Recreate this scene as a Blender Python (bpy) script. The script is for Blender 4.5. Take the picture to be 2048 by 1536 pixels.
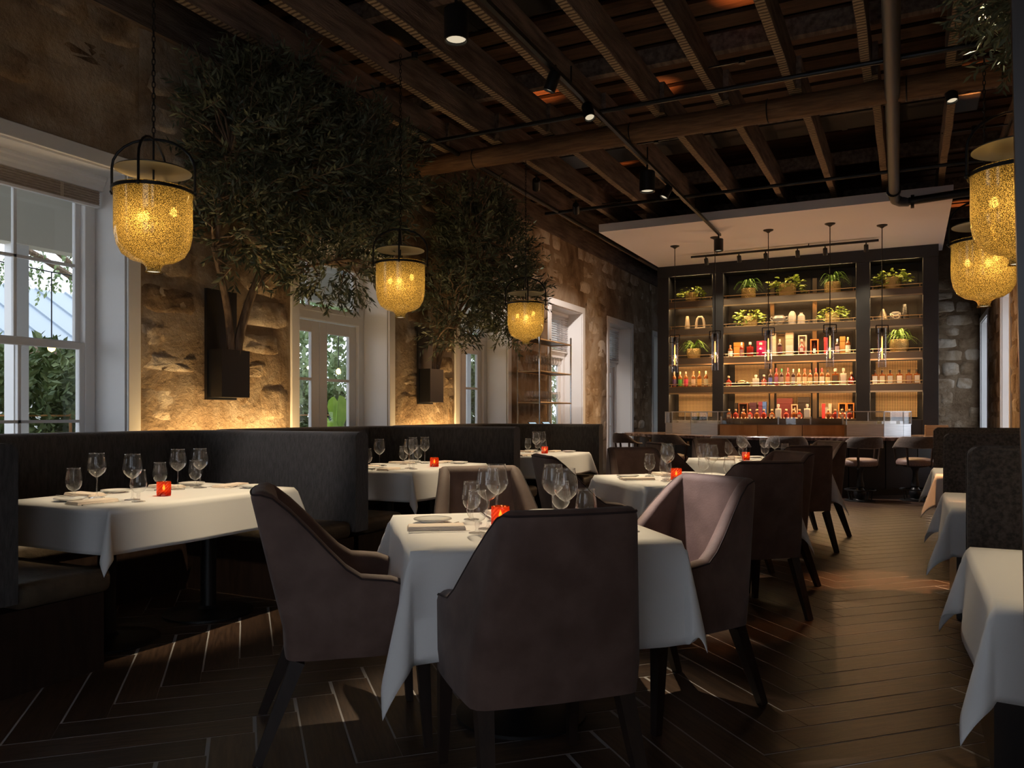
import bpy, bmesh, math, random
from mathutils import Vector, Matrix, noise
PI = math.pi
random.seed(7)
for o in list(bpy.data.objects): bpy.data.objects.remove(o)
scene = bpy.context.scene
C = scene.collection
# ------------------------------------------------------------------ camera, world, exposure
cam_d = bpy.data.cameras.new('camera'); cam = bpy.data.objects.new('camera', cam_d); C.objects.link(cam)
cam.location = (0, 0, 1.2); cam.rotation_euler = (PI/2, 0, math.radians(26.49))
cam_d.sensor_width = 36; cam_d.lens = 28.0; cam_d.shift_y = 60/2048; cam_d.clip_start = .05; cam_d.clip_end = 200
scene.camera = cam
world = bpy.data.worlds.new('overcast_sky'); scene.world = world; world.use_nodes = True
bg = world.node_tree.nodes['Background']; bg.inputs[0].default_value = (.86, .92, 1, 1); bg.inputs[1].default_value = 2.6
vs = scene.view_settings
vs.view_transform = 'Standard'; vs.look = 'None'; vs.gamma = 1; vs.exposure = 0; vs.use_curve_mapping = False

# ------------------------------------------------------------------ materials
def M(name, col, rough=.6, metal=0., col2=None, vs_=6., detail=4., stretch=None, bump=0., bs=40., rnd=0., sheen=0., coat=0., spec=None, emit=None, es=0., ramp=(.35, .65)):
    m = bpy.data.materials.new(name); m.use_nodes = True
    nt = m.node_tree; N = nt.nodes; L = nt.links; b = N['Principled BSDF']
    b.inputs['Base Color'].default_value = (*col, 1); b.inputs['Roughness'].default_value = rough; b.inputs['Metallic'].default_value = metal
    if sheen: b.inputs['Sheen Weight'].default_value = sheen; b.inputs['Sheen Roughness'].default_value = .5
    if coat: b.inputs['Coat Weight'].default_value = coat; b.inputs['Coat Roughness'].default_value = .1
    if spec is not None: b.inputs['Specular IOR Level'].default_value = spec
    if emit: b.inputs['Emission Color'].default_value = (*emit, 1); b.inputs['Emission Strength'].default_value = es
    if col2 or bump or rnd:
        tc = N.new('ShaderNodeTexCoord'); mp = N.new('ShaderNodeMapping'); L.new(tc.outputs['Object'], mp.inputs['Vector'])
        if stretch: mp.inputs['Scale'].default_value = stretch
        oi = N.new('ShaderNodeObjectInfo')
        if rnd:
            cmb = N.new('ShaderNodeVectorMath'); cmb.operation = 'SCALE'; cmb.inputs[0].default_value = (17, 29, 11)
            L.new(oi.outputs['Random'], cmb.inputs['Scale']); L.new(cmb.outputs[0], mp.inputs['Location'])
        if col2:
            nz = N.new('ShaderNodeTexNoise'); nz.inputs['Scale'].default_value = vs_; nz.inputs['Detail'].default_value = detail
            L.new(mp.outputs[0], nz.inputs['Vector'])
            cr = N.new('ShaderNodeValToRGB'); cr.color_ramp.elements[0].position = ramp[0]; cr.color_ramp.elements[1].position = ramp[1]
            cr.color_ramp.elements[0].color = (*col, 1); cr.color_ramp.elements[1].color = (*col2, 1)
            L.new(nz.outputs['Fac'], cr.inputs['Fac']); out = cr.outputs['Color']
            if rnd:
                hs = N.new('ShaderNodeHueSaturation'); mr = N.new('ShaderNodeMapRange')
                mr.inputs['To Min'].default_value = 1-rnd; mr.inputs['To Max'].default_value = 1+rnd
                L.new(oi.outputs['Random'], mr.inputs['Value']); L.new(mr.outputs[0], hs.inputs['Value']); L.new(out, hs.inputs['Color']); out = hs.outputs[0]
            L.new(out, b.inputs['Base Color'])
        if bump:
            n2 = N.new('ShaderNodeTexNoise'); n2.inputs['Scale'].default_value = bs; n2.inputs['Detail'].default_value = 5
            L.new(mp.outputs[0], n2.inputs['Vector'])
            bp = N.new('ShaderNodeBump'); bp.inputs['Strength'].default_value = bump; bp.inputs['Distance'].default_value = .02
            L.new(n2.outputs['Fac'], bp.inputs['Height']); L.new(bp.outputs[0], b.inputs['Normal'])
    return m

def stone_mat(name, cols, scale=2.2, bump=.9):
    m = bpy.data.materials.new(name); m.use_nodes = True
    nt = m.node_tree; N = nt.nodes; L = nt.links; b = N['Principled BSDF']; b.inputs['Roughness'].default_value = .92; b.inputs['Specular IOR Level'].default_value = .15
    tc = N.new('ShaderNodeNewGeometry'); oi = N.new('ShaderNodeObjectInfo')
    n1 = N.new('ShaderNodeTexNoise'); n1.inputs['Scale'].default_value = scale; n1.inputs['Detail'].default_value = 9; n1.inputs['Roughness'].default_value = .62; n1.inputs['Distortion'].default_value = .6
    L.new(tc.outputs['Position'], n1.inputs['Vector'])
    ad = N.new('ShaderNodeMath'); ad.operation = 'MULTIPLY_ADD'; ad.inputs[1].default_value = .22
    L.new(oi.outputs['Random'], ad.inputs[0]); L.new(n1.outputs['Fac'], ad.inputs[2])
    cr = N.new('ShaderNodeValToRGB'); els = cr.color_ramp.elements
    els[0].position = .38; els[0].color = (*cols[0], 1); els[1].position = .80; els[1].color = (*cols[-1], 1)
    for i, c_ in enumerate(cols[1:-1]):
        e = els.new(.38+.42*(i+1)/(len(cols)-1)); e.color = (*c_, 1)
    L.new(ad.outputs[0], cr.inputs['Fac']); L.new(cr.outputs[0], b.inputs['Base Color'])
    n2 = N.new('ShaderNodeTexNoise'); n2.inputs['Scale'].default_value = 9; n2.inputs['Detail'].default_value = 10; n2.inputs['Roughness'].default_value = .65
    L.new(tc.outputs['Position'], n2.inputs['Vector'])
    bp = N.new('ShaderNodeBump'); bp.inputs['Strength'].default_value = bump; bp.inputs['Distance'].default_value = .05
    L.new(n2.outputs['Fac'], bp.inputs['Height']); L.new(bp.outputs[0], b.inputs['Normal'])
    return m

def thin_glass(name, tint=(1, 1, 1), refl=1., rough=.02, base=.04, caught_light=0.):
    m = bpy.data.materials.new(name); m.use_nodes = True
    nt = m.node_tree; N = nt.nodes; L = nt.links; N.clear()
    out = N.new('ShaderNodeOutputMaterial'); mx = N.new('ShaderNodeMixShader'); tr = N.new('ShaderNodeBsdfTransparent'); gl = N.new('ShaderNodeBsdfGlossy')
    tr.inputs[0].default_value = (*tint, 1); gl.inputs['Roughness'].default_value = rough
    lw = N.new('ShaderNodeLayerWeight'); lw.inputs['Blend'].default_value = .5; pw = N.new('ShaderNodeMath'); pw.operation = 'POWER'; pw.inputs[1].default_value = 2.3; L.new(lw.outputs['Facing'], pw.inputs[0])
    mr = N.new('ShaderNodeMapRange'); mr.inputs['To Min'].default_value = base; mr.inputs['To Max'].default_value = min(.95, .75*refl)
    L.new(pw.outputs[0], mr.inputs['Value']); L.new(mr.outputs[0], mx.inputs[0]); L.new(tr.outputs[0], mx.inputs[1]); L.new(gl.outputs[0], mx.inputs[2])
    if caught_light:  # pale diffuse mix stands in for light caught and refracted by the bowls
        df = N.new('ShaderNodeBsdfTranslucent'); d2 = N.new('ShaderNodeBsdfDiffuse'); m3 = N.new('ShaderNodeAddShader'); L.new(df.outputs[0], m3.inputs[0]); L.new(d2.outputs[0], m3.inputs[1]); df.inputs[0].default_value = d2.inputs[0].default_value = (.5, .5, .5, 1)
        m4 = N.new('ShaderNodeMixShader'); m4.inputs[0].default_value = caught_light; L.new(mx.outputs[0], m4.inputs[1]); L.new(m3.outputs[0], m4.inputs[2]); L.new(m4.outputs[0], out.inputs[0])
    else: L.new(mx.outputs[0], out.inputs[0])
    return m

def emis(name, col, s):
    m = bpy.data.materials.new(name); m.use_nodes = True; nt = m.node_tree; nt.nodes.clear()
    o = nt.nodes.new('ShaderNodeOutputMaterial'); e = nt.nodes.new('ShaderNodeEmission'); e.inputs[0].default_value = (*col, 1); e.inputs[1].default_value = s
    nt.links.new(e.outputs[0], o.inputs[0]); return m

def mercury_mat():
    m = bpy.data.materials.new('gold_mercury_glass'); m.use_nodes = True; nt = m.node_tree; N = nt.nodes; L = nt.links; N.clear()
    out = N.new('ShaderNodeOutputMaterial'); tc = N.new('ShaderNodeTexCoord')
    nz = N.new('ShaderNodeTexNoise'); nz.inputs['Scale'].default_value = 260; nz.inputs['Detail'].default_value = 3; L.new(tc.outputs['Object'], nz.inputs['Vector'])
    cr = N.new('ShaderNodeValToRGB'); cr.color_ramp.elements[0].position = .44; cr.color_ramp.elements[1].position = .64
    cr.color_ramp.elements[0].color = (.035, .022, .006, 1); cr.color_ramp.elements[1].color = (.85, .62, .22, 1); L.new(nz.outputs['Fac'], cr.inputs[0])
    tl = N.new('ShaderNodeBsdfTranslucent'); L.new(cr.outputs[0], tl.inputs[0])
    df = N.new('ShaderNodeBsdfDiffuse'); df.inputs[0].default_value = (.09, .065, .025, 1)
    gl = N.new('ShaderNodeBsdfGlossy'); gl.inputs[0].default_value = (.9, .8, .6, 1); gl.inputs['Roughness'].default_value = .04
    m0 = N.new('ShaderNodeMixShader'); m0.inputs[0].default_value = .35; L.new(tl.outputs[0], m0.inputs[1]); L.new(df.outputs[0], m0.inputs[2])
    tp = N.new('ShaderNodeBsdfTransparent'); L.new(cr.outputs[0], tp.inputs[0]); m1 = N.new('ShaderNodeMixShader'); m1.inputs[0].default_value = .16; L.new(m0.outputs[0], m1.inputs[1]); L.new(tp.outputs[0], m1.inputs[2])
    lw = N.new('ShaderNodeLayerWeight'); lw.inputs['Blend'].default_value = .5; fr = N.new('ShaderNodeMath'); fr.operation = 'POWER'; fr.inputs[1].default_value = 3.5; L.new(lw.outputs['Facing'], fr.inputs[0])
    ml = N.new('ShaderNodeMapRange'); ml.inputs['To Min'].default_value = .04; ml.inputs['To Max'].default_value = .55; L.new(fr.outputs[0], ml.inputs['Value']); m2 = N.new('ShaderNodeMixShader'); L.new(ml.outputs[0], m2.inputs[0]); L.new(m1.outputs[0], m2.inputs[1]); L.new(gl.outputs[0], m2.inputs[2])
    L.new(m2.outputs[0], out.inputs[0]); return m

def cane_mat():
    m = M('woven_cane', (.62, .42, .22), .7); nt = m.node_tree; N = nt.nodes; L = nt.links; b = N['Principled BSDF']
    tc = N.new('ShaderNodeTexCoord'); vm = N.new('ShaderNodeVectorMath'); vm.operation = 'SCALE'; vm.inputs['Scale'].default_value = 40
    L.new(tc.outputs['Object'], vm.inputs[0])
    vo = N.new('ShaderNodeTexVoronoi'); vo.inputs['Scale'].default_value = 1; vo.inputs['Randomness'].default_value = 0; L.new(vm.outputs[0], vo.inputs['Vector'])
    cr = N.new('ShaderNodeValToRGB'); cr.color_ramp.interpolation = 'CONSTANT'; cr.color_ramp.elements[0].color = (.03, .02, .012, 1); cr.color_ramp.elements[1].position = .36; cr.color_ramp.elements[1].color = (.5, .35, .2, 1)
    # ignore depth: flatten Y
    mp = N.new('ShaderNodeMapping'); mp.inputs['Scale'].default_value = (1, 0, 1); L.new(tc.outputs['Object'], mp.inputs[0]); L.new(mp.outputs[0], vm.inputs[0])
    L.new(vo.outputs['Distance'], cr.inputs[0]); L.new(cr.outputs[0], b.inputs['Base Color']); return m

MT = dict(
 stone=stone_mat('weathered_limestone', [(.12, .076, .046), (.28, .19, .115), (.45, .34, .235), (.66, .57, .47)], 2.0),
 mortar=stone_mat('lime_mortar', [(.11, .070, .042), (.22, .145, .088), (.34, .245, .16), (.46, .37, .28)], 1.6, .8),
 white=M('white_paint', (.82, .81, .80), .45),
 sill=M('white_sill', (.7, .69, .68), .5),
 black=M('black_metal', (.012, .012, .013), .42, .3),
 blackp=M('black_lacquer', (.008, .009, .012), .4),
 navy=M('near_black_panel', (.008, .009, .013), .5, col2=(.013, .014, .019), vs_=3),
 grey_pipe=M('grey_pipe', (.06, .065, .075), .5, .2),
 joist=M('old_joist_timber', (.085, .059, .046), .85, col2=(.22, .162, .13), vs_=3, detail=8, stretch=(6, .7, 6), bump=.5, bs=18, rnd=.25),
 log=M('peeled_log', (.11, .052, .022), .75, col2=(.21, .11, .05), vs_=5, stretch=(.8, 8, 8), bump=.4, bs=12),
 deck=M('orange_deck_board', (.06, .027, .014), .8, col2=(.11, .052, .027), vs_=4, stretch=(.6, 5, 5), bump=.3, bs=14, rnd=.2),
 dark=M('roof_underside', (.008, .006, .005), .9),
 plank=M('floor_plank', (.032, .018, .012), .38, col2=(.078, .044, .028), vs_=5, detail=8, stretch=(1.2, 14, 1), bump=.08, bs=26, rnd=.28),
 grout=M('pale_grout', (.36, .35, .36), .8),
 threshold=M('dark_threshold', (.012, .010, .009), .6),
 suede=M('brown_suede', (.088, .046, .034), .72, col2=(.138, .080, .062), vs_=9, detail=6, bump=.05, bs=120, sheen=.12, rnd=.08),
 piping=M('suede_piping', (.035, .020, .018), .8),
 darkwood=M('espresso_wood', (.016, .009, .007), .4, col2=(.03, .017, .012), vs_=8, stretch=(4, 4, .6)),
 booth=M('charcoal_chenille', (.022, .019, .018), .85, col2=(.050, .044, .042), vs_=60, detail=3, stretch=(1, 1, .25), bump=.25, bs=160, sheen=.5),
 boothseat=M('olive_leather', (.060, .042, .026), .55, col2=(.10, .072, .045), vs_=14, bump=.15, bs=60),
 bench=M('brown_pile_fabric', (.045, .034, .026), .9, col2=(.13, .10, .078), vs_=70, detail=3, bump=.4, bs=150, sheen=.5),
 cloth=M('white_linen', (.80, .78, .76), .85, bump=.05, bs=260, sheen=.2),
 napkin=M('cream_napkin', (.80, .68, .58), .85, bump=.08, bs=180),
 china=M('white_china', (.82, .80, .77), .15, coat=.4),
 goldline=M('grey_rim_line', (.20, .18, .17), .3),
 steel=M('polished_steel', (.75, .73, .70), .16, 1),
 brushed=M('brushed_steel', (.55, .56, .57), .34, .9, col2=(.68, .68, .68), vs_=12, stretch=(.3, .3, 8)),
 brass=M('warm_brass', (.72, .50, .28), .28, 1),
 copper=M('aged_copper', (.42, .19, .07), .38, .85, col2=(.62, .32, .13), vs_=5, stretch=(1, 1, .2)),
 bronze=M('bronze_shelf', (.17, .13, .095), .36, .7),
 marble=M('plum_marble', (.10, .06, .06), .18, col2=(.40, .31, .30), vs_=16, detail=9, ramp=(.45, .62)),
 glass=thin_glass('clear_glass', (.985, .985, .985), 1., .02, .035),
 stemglass=thin_glass('stemware_glass', (.985, .985, .985), 1.3, .06, .05, .018),
 pane=thin_glass('window_pane', (.97, .98, 1.0), .5, .01, .03),
 bluetube=thin_glass('smoky_blue_glass', (.80, .84, .96), 1.2, .06, .10),
 mercury=mercury_mat(),
 candleglass=None,
 flame=emis('candle_flame', (1, .62, .25), 12),
 filament=emis('glowing_filament', (1, .34, .06), 7),
 bulb=emis('warm_bulb', (1, .72, .34), 20),
 lens=emis('lit_lamp_lens', (1, .85, .6), .7),
 ledstrip=emis('warm_led_strip', (1, .66, .30), 3.),
 cane=cane_mat(), wiremesh=M('unlit_mesh_panel', (.006, .006, .007), .6, col2=(.018, .016, .018), vs_=90),  # mesh coloured near-black to stand for unlit stone behind the upper panels
 bamboo=M('woven_bamboo_shade', (.34, .27, .21), .8, col2=(.46, .38, .31), vs_=30, stretch=(1, 1, 8)),
 blind=M('white_blind_slat', (.78, .78, .80), .5),
 bark=M('olive_bark', (.13, .085, .055), .9, col2=(.27, .185, .125), vs_=14, stretch=(2, 2, .5), bump=.6, bs=40),
 olive=M('olive_leaf', (.050, .066, .040), .45, col2=(.135, .155, .09), vs_=5, rnd=0),
 oak=M('oak_leaf', (.10, .17, .05), .6, col2=(.28, .36, .16), vs_=3),
 hedge=M('hedge_leaf', (.05, .09, .025), .6, col2=(.16, .21, .07), vs_=4),
 pothos=M('pothos_leaf', (.13, .22, .03), .4, col2=(.42, .48, .10), vs_=14),
 fern=M('fern_leaf', (.07, .17, .03), .5, col2=(.20, .34, .07), vs_=14),
 ear=M('elephant_ear_leaf', (.30, .55, .05), .4, col2=(.45, .70, .10), vs_=6),
 goldpot=M('hammered_gold_pot', (.55, .40, .16), .35, .6, bump=.9, bs=55),
 clay=M('grey_clay', (.26, .22, .18), .55, col2=(.34, .29, .24), vs_=9),
 pewter=M('pewter_glaze', (.22, .20, .18), .35, .3),
 taupe=M('taupe_ceramic', (.30, .24, .18), .45),
 ribbed=M('black_ceramic', (.02, .017, .015), .35),
 rope=M('cream_ceramic_knot', (.75, .66, .52), .5),
 amber=M('amber_spirit', (.20, .055, .012), .12, coat=.5), ruby=M('ruby_spirit', (.22, .022, .012), .12, coat=.5), clearb=M('clear_spirit', (.55, .48, .40), .12, coat=.5), darkb=M('dark_spirit', (.035, .014, .012), .12, coat=.5),
 soffit=M('lavender_white_plaster', (.78, .76, .78), .75),
 plaster=M('dark_plaster', (.10, .085, .075), .85),
 grass=M('pale_bounce_ground', (.44, .43, .37), .9, col2=(.56, .54, .48), vs_=4),  # garden ground made pale to bounce daylight up into porch and reveals
 paving=M('pale_paving', (.68, .67, .64), .8),
 cream=M('cream_porch_paint', (.80, .74, .62), .6), porchblue=M('pale_blue_porch_boards', (.62, .72, .77), .6), metalroof=M('pale_metal_roof', (.30, .36, .42), .4), screen=emis('tablet_screen', (.62, .80, .92), .9),
)
def solid(name, col, rough=.5, **k): 
    if name not in MT: MT[name] = M(name, col, rough, **k)
    return MT[name]
def votive_mat():
    m = bpy.data.materials.new('orange_red_pressed_glass'); m.use_nodes = True; nt = m.node_tree; N = nt.nodes; L = nt.links; N.clear()
    out = N.new('ShaderNodeOutputMaterial'); tl = N.new('ShaderNodeBsdfTranslucent'); tl.inputs[0].default_value = (.75, .07, .012, 1)
    tr = N.new('ShaderNodeBsdfTransparent'); tr.inputs[0].default_value = (.8, .12, .02, 1); gl = N.new('ShaderNodeBsdfGlossy'); gl.inputs['Roughness'].default_value = .1; gl.inputs[0].default_value = (1, .7, .6, 1)
    a = N.new('ShaderNodeMixShader'); a.inputs[0].default_value = .6; L.new(tl.outputs[0], a.inputs[1]); L.new(tr.outputs[0], a.inputs[2])
    b = N.new('ShaderNodeMixShader'); b.inputs[0].default_value = .07; L.new(a.outputs[0], b.inputs[1]); L.new(gl.outputs[0], b.inputs[2]); L.new(b.outputs[0], out.inputs[0]); return m
MT['candleglass'] = votive_mat()
def lath_mat():
    m = M('plaster_lath_marks', (.2, .15, .1), .9); nt = m.node_tree; N = nt.nodes; L = nt.links; b = N['Principled BSDF']
    tc = N.new('ShaderNodeTexCoord'); wv = N.new('ShaderNodeTexWave'); wv.bands_direction = 'Y'; wv.inputs['Scale'].default_value = 6.5; wv.inputs['Distortion'].default_value = 2.5; wv.inputs['Detail'].default_value = 3; wv.inputs['Detail Scale'].default_value = 2
    L.new(tc.outputs['Object'], wv.inputs['Vector']); cr = N.new('ShaderNodeValToRGB'); cr.color_ramp.elements[0].position = .25; cr.color_ramp.elements[0].color = (.10, .065, .04, 1); cr.color_ramp.elements[1].position = .55; cr.color_ramp.elements[1].color = (.36, .26, .16, 1)
    L.new(wv.outputs['Fac'], cr.inputs[0]); L.new(cr.outputs[0], b.inputs['Base Color']); return m
MT['lath'] = lath_mat()

# ------------------------------------------------------------------ mesh helpers
class MB:
    def __init__(s): s.v = []; s.f = []
    def box(s, x0, x1, y0, y1, z0, z1):
        b = len(s.v); s.v += [(x0,y0,z0),(x1,y0,z0),(x1,y1,z0),(x0,y1,z0),(x0,y0,z1),(x1,y0,z1),(x1,y1,z1),(x0,y1,z1)]
        s.f += [(b,b+3,b+2,b+1),(b+4,b+5,b+6,b+7),(b,b+1,b+5,b+4),(b+1,b+2,b+6,b+5),(b+2,b+3,b+7,b+6),(b+3,b,b+4,b+7)]; return s
    def hexa(s, bot, top):
        b = len(s.v); s.v += [tuple(p) for p in bot]+[tuple(p) for p in top]
        s.f += [(b,b+3,b+2,b+1),(b+4,b+5,b+6,b+7),(b,b+1,b+5,b+4),(b+1,b+2,b+6,b+5),(b+2,b+3,b+7,b+6),(b+3,b,b+4,b+7)]; return s
    def bar(s, p, q, w, h, w2=None, h2=None):     # rectangular bar between two points
        p, q = Vector(p), Vector(q); d = (q-p).normalized(); up = Vector((0,0,1)) if abs(d.z) < .9 else Vector((0,1,0))
        a = d.cross(up).normalized(); u = a.cross(d); w2 = w2 or w; h2 = h2 or h
        r = lambda c, w_, h_: [c-a*w_/2-u*h_/2, c+a*w_/2-u*h_/2, c+a*w_/2+u*h_/2, c-a*w_/2+u*h_/2]
        return s.hexa(r(p, w, h), r(q, w2, h2))
    def tube(s, path, r, n=8, closed=False, caps=True):
        P = [Vector(p) for p in path]; m = len(P); b = len(s.v); rs = r if isinstance(r, (list, tuple)) else [r]*m
        ref = None
        for i, p in enumerate(P):
            if closed: d = P[(i+1) % m]-P[i-1]
            else: d = P[min(i+1, m-1)]-P[max(i-1, 0)]
            d.normalize()
            if ref is None: ref = Vector((0,0,1)) if abs(d.z) < .9 else Vector((1,0,0))
            a = d.cross(ref); a.normalize(); u = a.cross(d); ref = u
            for k in range(n):
                t = 2*PI*k/n; s.v.append(tuple(p+(a*math.cos(t)+u*math.sin(t))*rs[i]))
        for i in range(m if closed else m-1):
            j = (i+1) % m
            for k in range(n): s.f.append((b+i*n+k, b+i*n+(k+1) % n, b+j*n+(k+1) % n, b+j*n+k))
        if caps and not closed: s.f += [tuple(b+k for k in range(n))[::-1], tuple(b+(m-1)*n+k for k in range(n))]
        return s
    def lathe(s, prof, n=24, o=(0,0,0), cap=True):
        b = len(s.v); m = len(prof)
        for r, z in prof:
            for k in range(n): t = 2*PI*k/n; s.v.append((o[0]+r*math.cos(t), o[1]+r*math.sin(t), o[2]+z))
        for i in range(m-1):
            for k in range(n): s.f.append((b+i*n+k, b+i*n+(k+1) % n, b+(i+1)*n+(k+1) % n, b+(i+1)*n+k))
        if cap:
            if prof[0][0] > 1e-4: s.f.append(tuple(b+k for k in range(n))[::-1])
            if prof[-1][0] > 1e-4: s.f.append(tuple(b+(m-1)*n+k for k in range(n)))
        return s
    def ring(s, c, R, r, n=28, k=6): 
        return s.tube([(c[0]+R*math.cos(2*PI*i/n), c[1]+R*math.sin(2*PI*i/n), c[2]) for i in range(n)], r, k, closed=True)
    def grid(s, fn, nu, nv):
        b = len(s.v)
        for i in range(nu+1):
            for j in range(nv+1): s.v.append(tuple(fn(i/nu, j/nv)))
        for i in range(nu):
            for j in range(nv): a = b+i*(nv+1)+j; s.f.append((a, a+nv+1, a+nv+2, a+1))
        return s
    def prism(s, pts, z0, z1):
        b = len(s.v); n = len(pts); s.v += [(x,y,z0) for x,y in pts]+[(x,y,z1) for x,y in pts]
        s.f += [tuple(b+i for i in range(n))[::-1], tuple(b+n+i for i in range(n))]+[(b+i, b+(i+1) % n, b+n+(i+1) % n, b+n+i) for i in range(n)]; return s
    def sweep(s, sections, close=False, cap=True):      # list of equal-length point loops
        b = len(s.v); n = len(sections[0])
        for sec in sections: s.v += [tuple(p) for p in sec]
        for i in range(len(sections)-1):
            for k in range(n): s.f.append((b+i*n+k, b+i*n+(k+1) % n, b+(i+1)*n+(k+1) % n, b+(i+1)*n+k))
        if cap: s.f += [tuple(b+k for k in range(n))[::-1], tuple(b+(len(sections)-1)*n+k for k in range(n))]
        return s
    def build(s, name, mat, parent=None, loc=(0,0,0), rz=0., smooth=True, bevel=0., seg=2, ang=35, rot=None):
        me = bpy.data.meshes.new(name); me.from_pydata(s.v, [], s.f)
        if bevel or True:
            bm = bmesh.new(); bm.from_mesh(me)
            bmesh.ops.recalc_face_normals(bm, faces=bm.faces)
            if bevel:
                es = [e for e in bm.edges if len(e.link_faces) == 2 and e.calc_face_angle(0) > .6]
                bmesh.ops.bevel(bm, geom=es, offset=bevel, segments=seg, profile=.5, affect='EDGES')
            bm.to_mesh(me); bm.free()
        me.materials.append(MT[mat] if isinstance(mat, str) else mat)
        if smooth and len(me.polygons):
            me.polygons.foreach_set('use_smooth', [True]*len(me.polygons)); me.set_sharp_from_angle(angle=math.radians(ang))
        o = bpy.data.objects.new(name, me); C.objects.link(o); o.parent = parent; o.location = loc; o.rotation_euler = rot if rot else (0,0,rz)
        return o
def empty(name, loc=(0,0,0), rz=0.):
    o = bpy.data.objects.new(name, None); C.objects.link(o); o.location = loc; o.rotation_euler = (0,0,rz); o.empty_display_size = .1; return o
def tag(o, label=None, cat=None, group=None, kind=None):
    if label: o['label'] = label
    if cat: o['category'] = cat
    if group: o['group'] = group
    if kind: o['kind'] = kind
    return o
def kids(o): return KID.get(o.name) or [c for c in C.objects if c.parent == o]
KID = {}
def copy_tree(o, parent=None):
    if o.name not in KID: KID[o.name] = [c for c in C.objects if c.parent == o]
    n = o.copy(); C.objects.link(n); n.parent = parent
    for ch in KID[o.name]: copy_tree(ch, n)
    return n
def light(name, typ, loc, energy, col, parent=None, target=None, size=.05, spot=60, blend=.6, sy=None, rot=None):
    d = bpy.data.lights.new(name, typ); d.energy = energy; d.color = col
    if typ == 'SPOT': d.spot_size = math.radians(spot); d.spot_blend = blend; d.shadow_soft_size = size
    elif typ == 'POINT': d.shadow_soft_size = size
    elif typ == 'AREA':
        d.size = size
        if sy: d.shape = 'RECTANGLE'; d.size_y = sy
    o = bpy.data.objects.new(name, d); C.objects.link(o); o.location = loc
    if target is not None: o.rotation_euler = (Vector(target)-Vector(loc)).to_track_quat('-Z', 'Y').to_euler()
    if rot: o.rotation_euler = rot
    if parent: o.parent = parent
    return o
def leaf_cloud(twigs, per, ln, wd, seed, droop=.1, jit=.5):
    """opposite pointed leaves set along short twigs: list of (base, direction, length)"""
    rnd = random.Random(seed); mb = MB(); v, f = mb.v, mb.f
    for (b, d, L_) in twigs:
        b = Vector(b); d = Vector(d).normalized()
        side = d.cross(Vector((rnd.uniform(-1,1), rnd.uniform(-1,1), rnd.uniform(-1,1)))).normalized()
        for k in range(per):
            p = b+d*(L_*(k+.6)/per); sg = 1 if k % 2 else -1
            ax = (side*sg*(.8+rnd.uniform(-.3,.3))+d*.9+Vector((rnd.gauss(0,jit*.5), rnd.gauss(0,jit*.5), rnd.gauss(0,jit*.5)-droop))).normalized()
            l = ln*rnd.uniform(.7,1.25); w = wd*rnd.uniform(.8,1.2)*.5
            nrm = ax.cross(Vector((rnd.gauss(0,1), rnd.gauss(0,1), rnd.gauss(0,1)))).normalized(); c = ax.cross(nrm)*.25
            i = len(v); v += [tuple(p), tuple(p+ax*l*.45+nrm*w+c*w), tuple(p+ax*l), tuple(p+ax*l*.45-nrm*w+c*w), tuple(p+ax*l*.48)]
            f += [(i, i+1, i+4), (i+1, i+2, i+4), (i+2, i+3, i+4), (i+3, i, i+4)]
    return mb
def leaf_build(mb, name, mat, parent):
    me = bpy.data.meshes.new(name); me.from_pydata(mb.v, [], mb.f); me.materials.append(MT[mat])
    o = bpy.data.objects.new(name, me); C.objects.link(o); o.parent = parent; o['kind'] = 'stuff'; return o
# ------------------------------------------------------------------ shell
WL, WR, YE, YB = -5.3, 1.3, 18.6, -3.0
HEAD, CEIL, TOP = 3.02, 4.19, 4.95
OPEN = [(-.85, .79), (2.45, 4.09), (5.98, 7.47), (9.05, 10.46), (12.05, 13.46), (14.89, 16.31), (17.94, 18.5)]
def wall_with_openings(xa, xb, opens, y0, y1, sills):
    mb = MB(); y = y0
    for (a, b), sl in zip(opens, sills):
        mb.box(xa, xb, y, a, 0, TOP); mb.box(xa, xb, a, b, HEAD, TOP)
        if sl > 0: mb.box(xa, xb, a, b, 0, sl)
        y = b
    mb.box(xa, xb, y, y1, 0, TOP); return mb
wl = wall_with_openings(WL-.45, WL, OPEN, YB, YE+.3, [.5, .5, 0, 0, 0, 0, 0]).build('wall_left', 'mortar', smooth=False)
tag(wl, 'rough rubble limestone wall with deep white window openings along the left', 'wall', kind='structure')
OPR = [(-2.6, -1.0), (13.3, 14.5), (16.85, 18.45)]
wr = wall_with_openings(WR, WR+.45, OPR, YB, YE+.3, [.6, .6, .6]).build('wall_right', 'mortar', smooth=False)
tag(wr, 'dim stone wall along the right behind the bench booths', 'wall', kind='structure')
we = MB().box(WL-.45, WR+.45, YE, YE+.4, 0, TOP).build('wall_end', 'mortar', smooth=False)
tag(we, 'rough stone end wall seen to the right of the bar shelving', 'wall', kind='structure')
wbm = MB(); OPB = [(-1.5, .95)]; xx = WL-.45
for a, b in OPB: wbm.box(xx, a, YB-.3, YB, 0, TOP); wbm.box(a, b, YB-.3, YB, HEAD, TOP); wbm.box(a, b, YB-.3, YB, 0, .6); xx = b
wb = wbm.box(xx, WR+.45, YB-.3, YB, 0, TOP).build('wall_back', 'plaster', smooth=False)
tag(wb, 'plain dark wall behind the viewpoint', 'wall', kind='structure')

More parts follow.
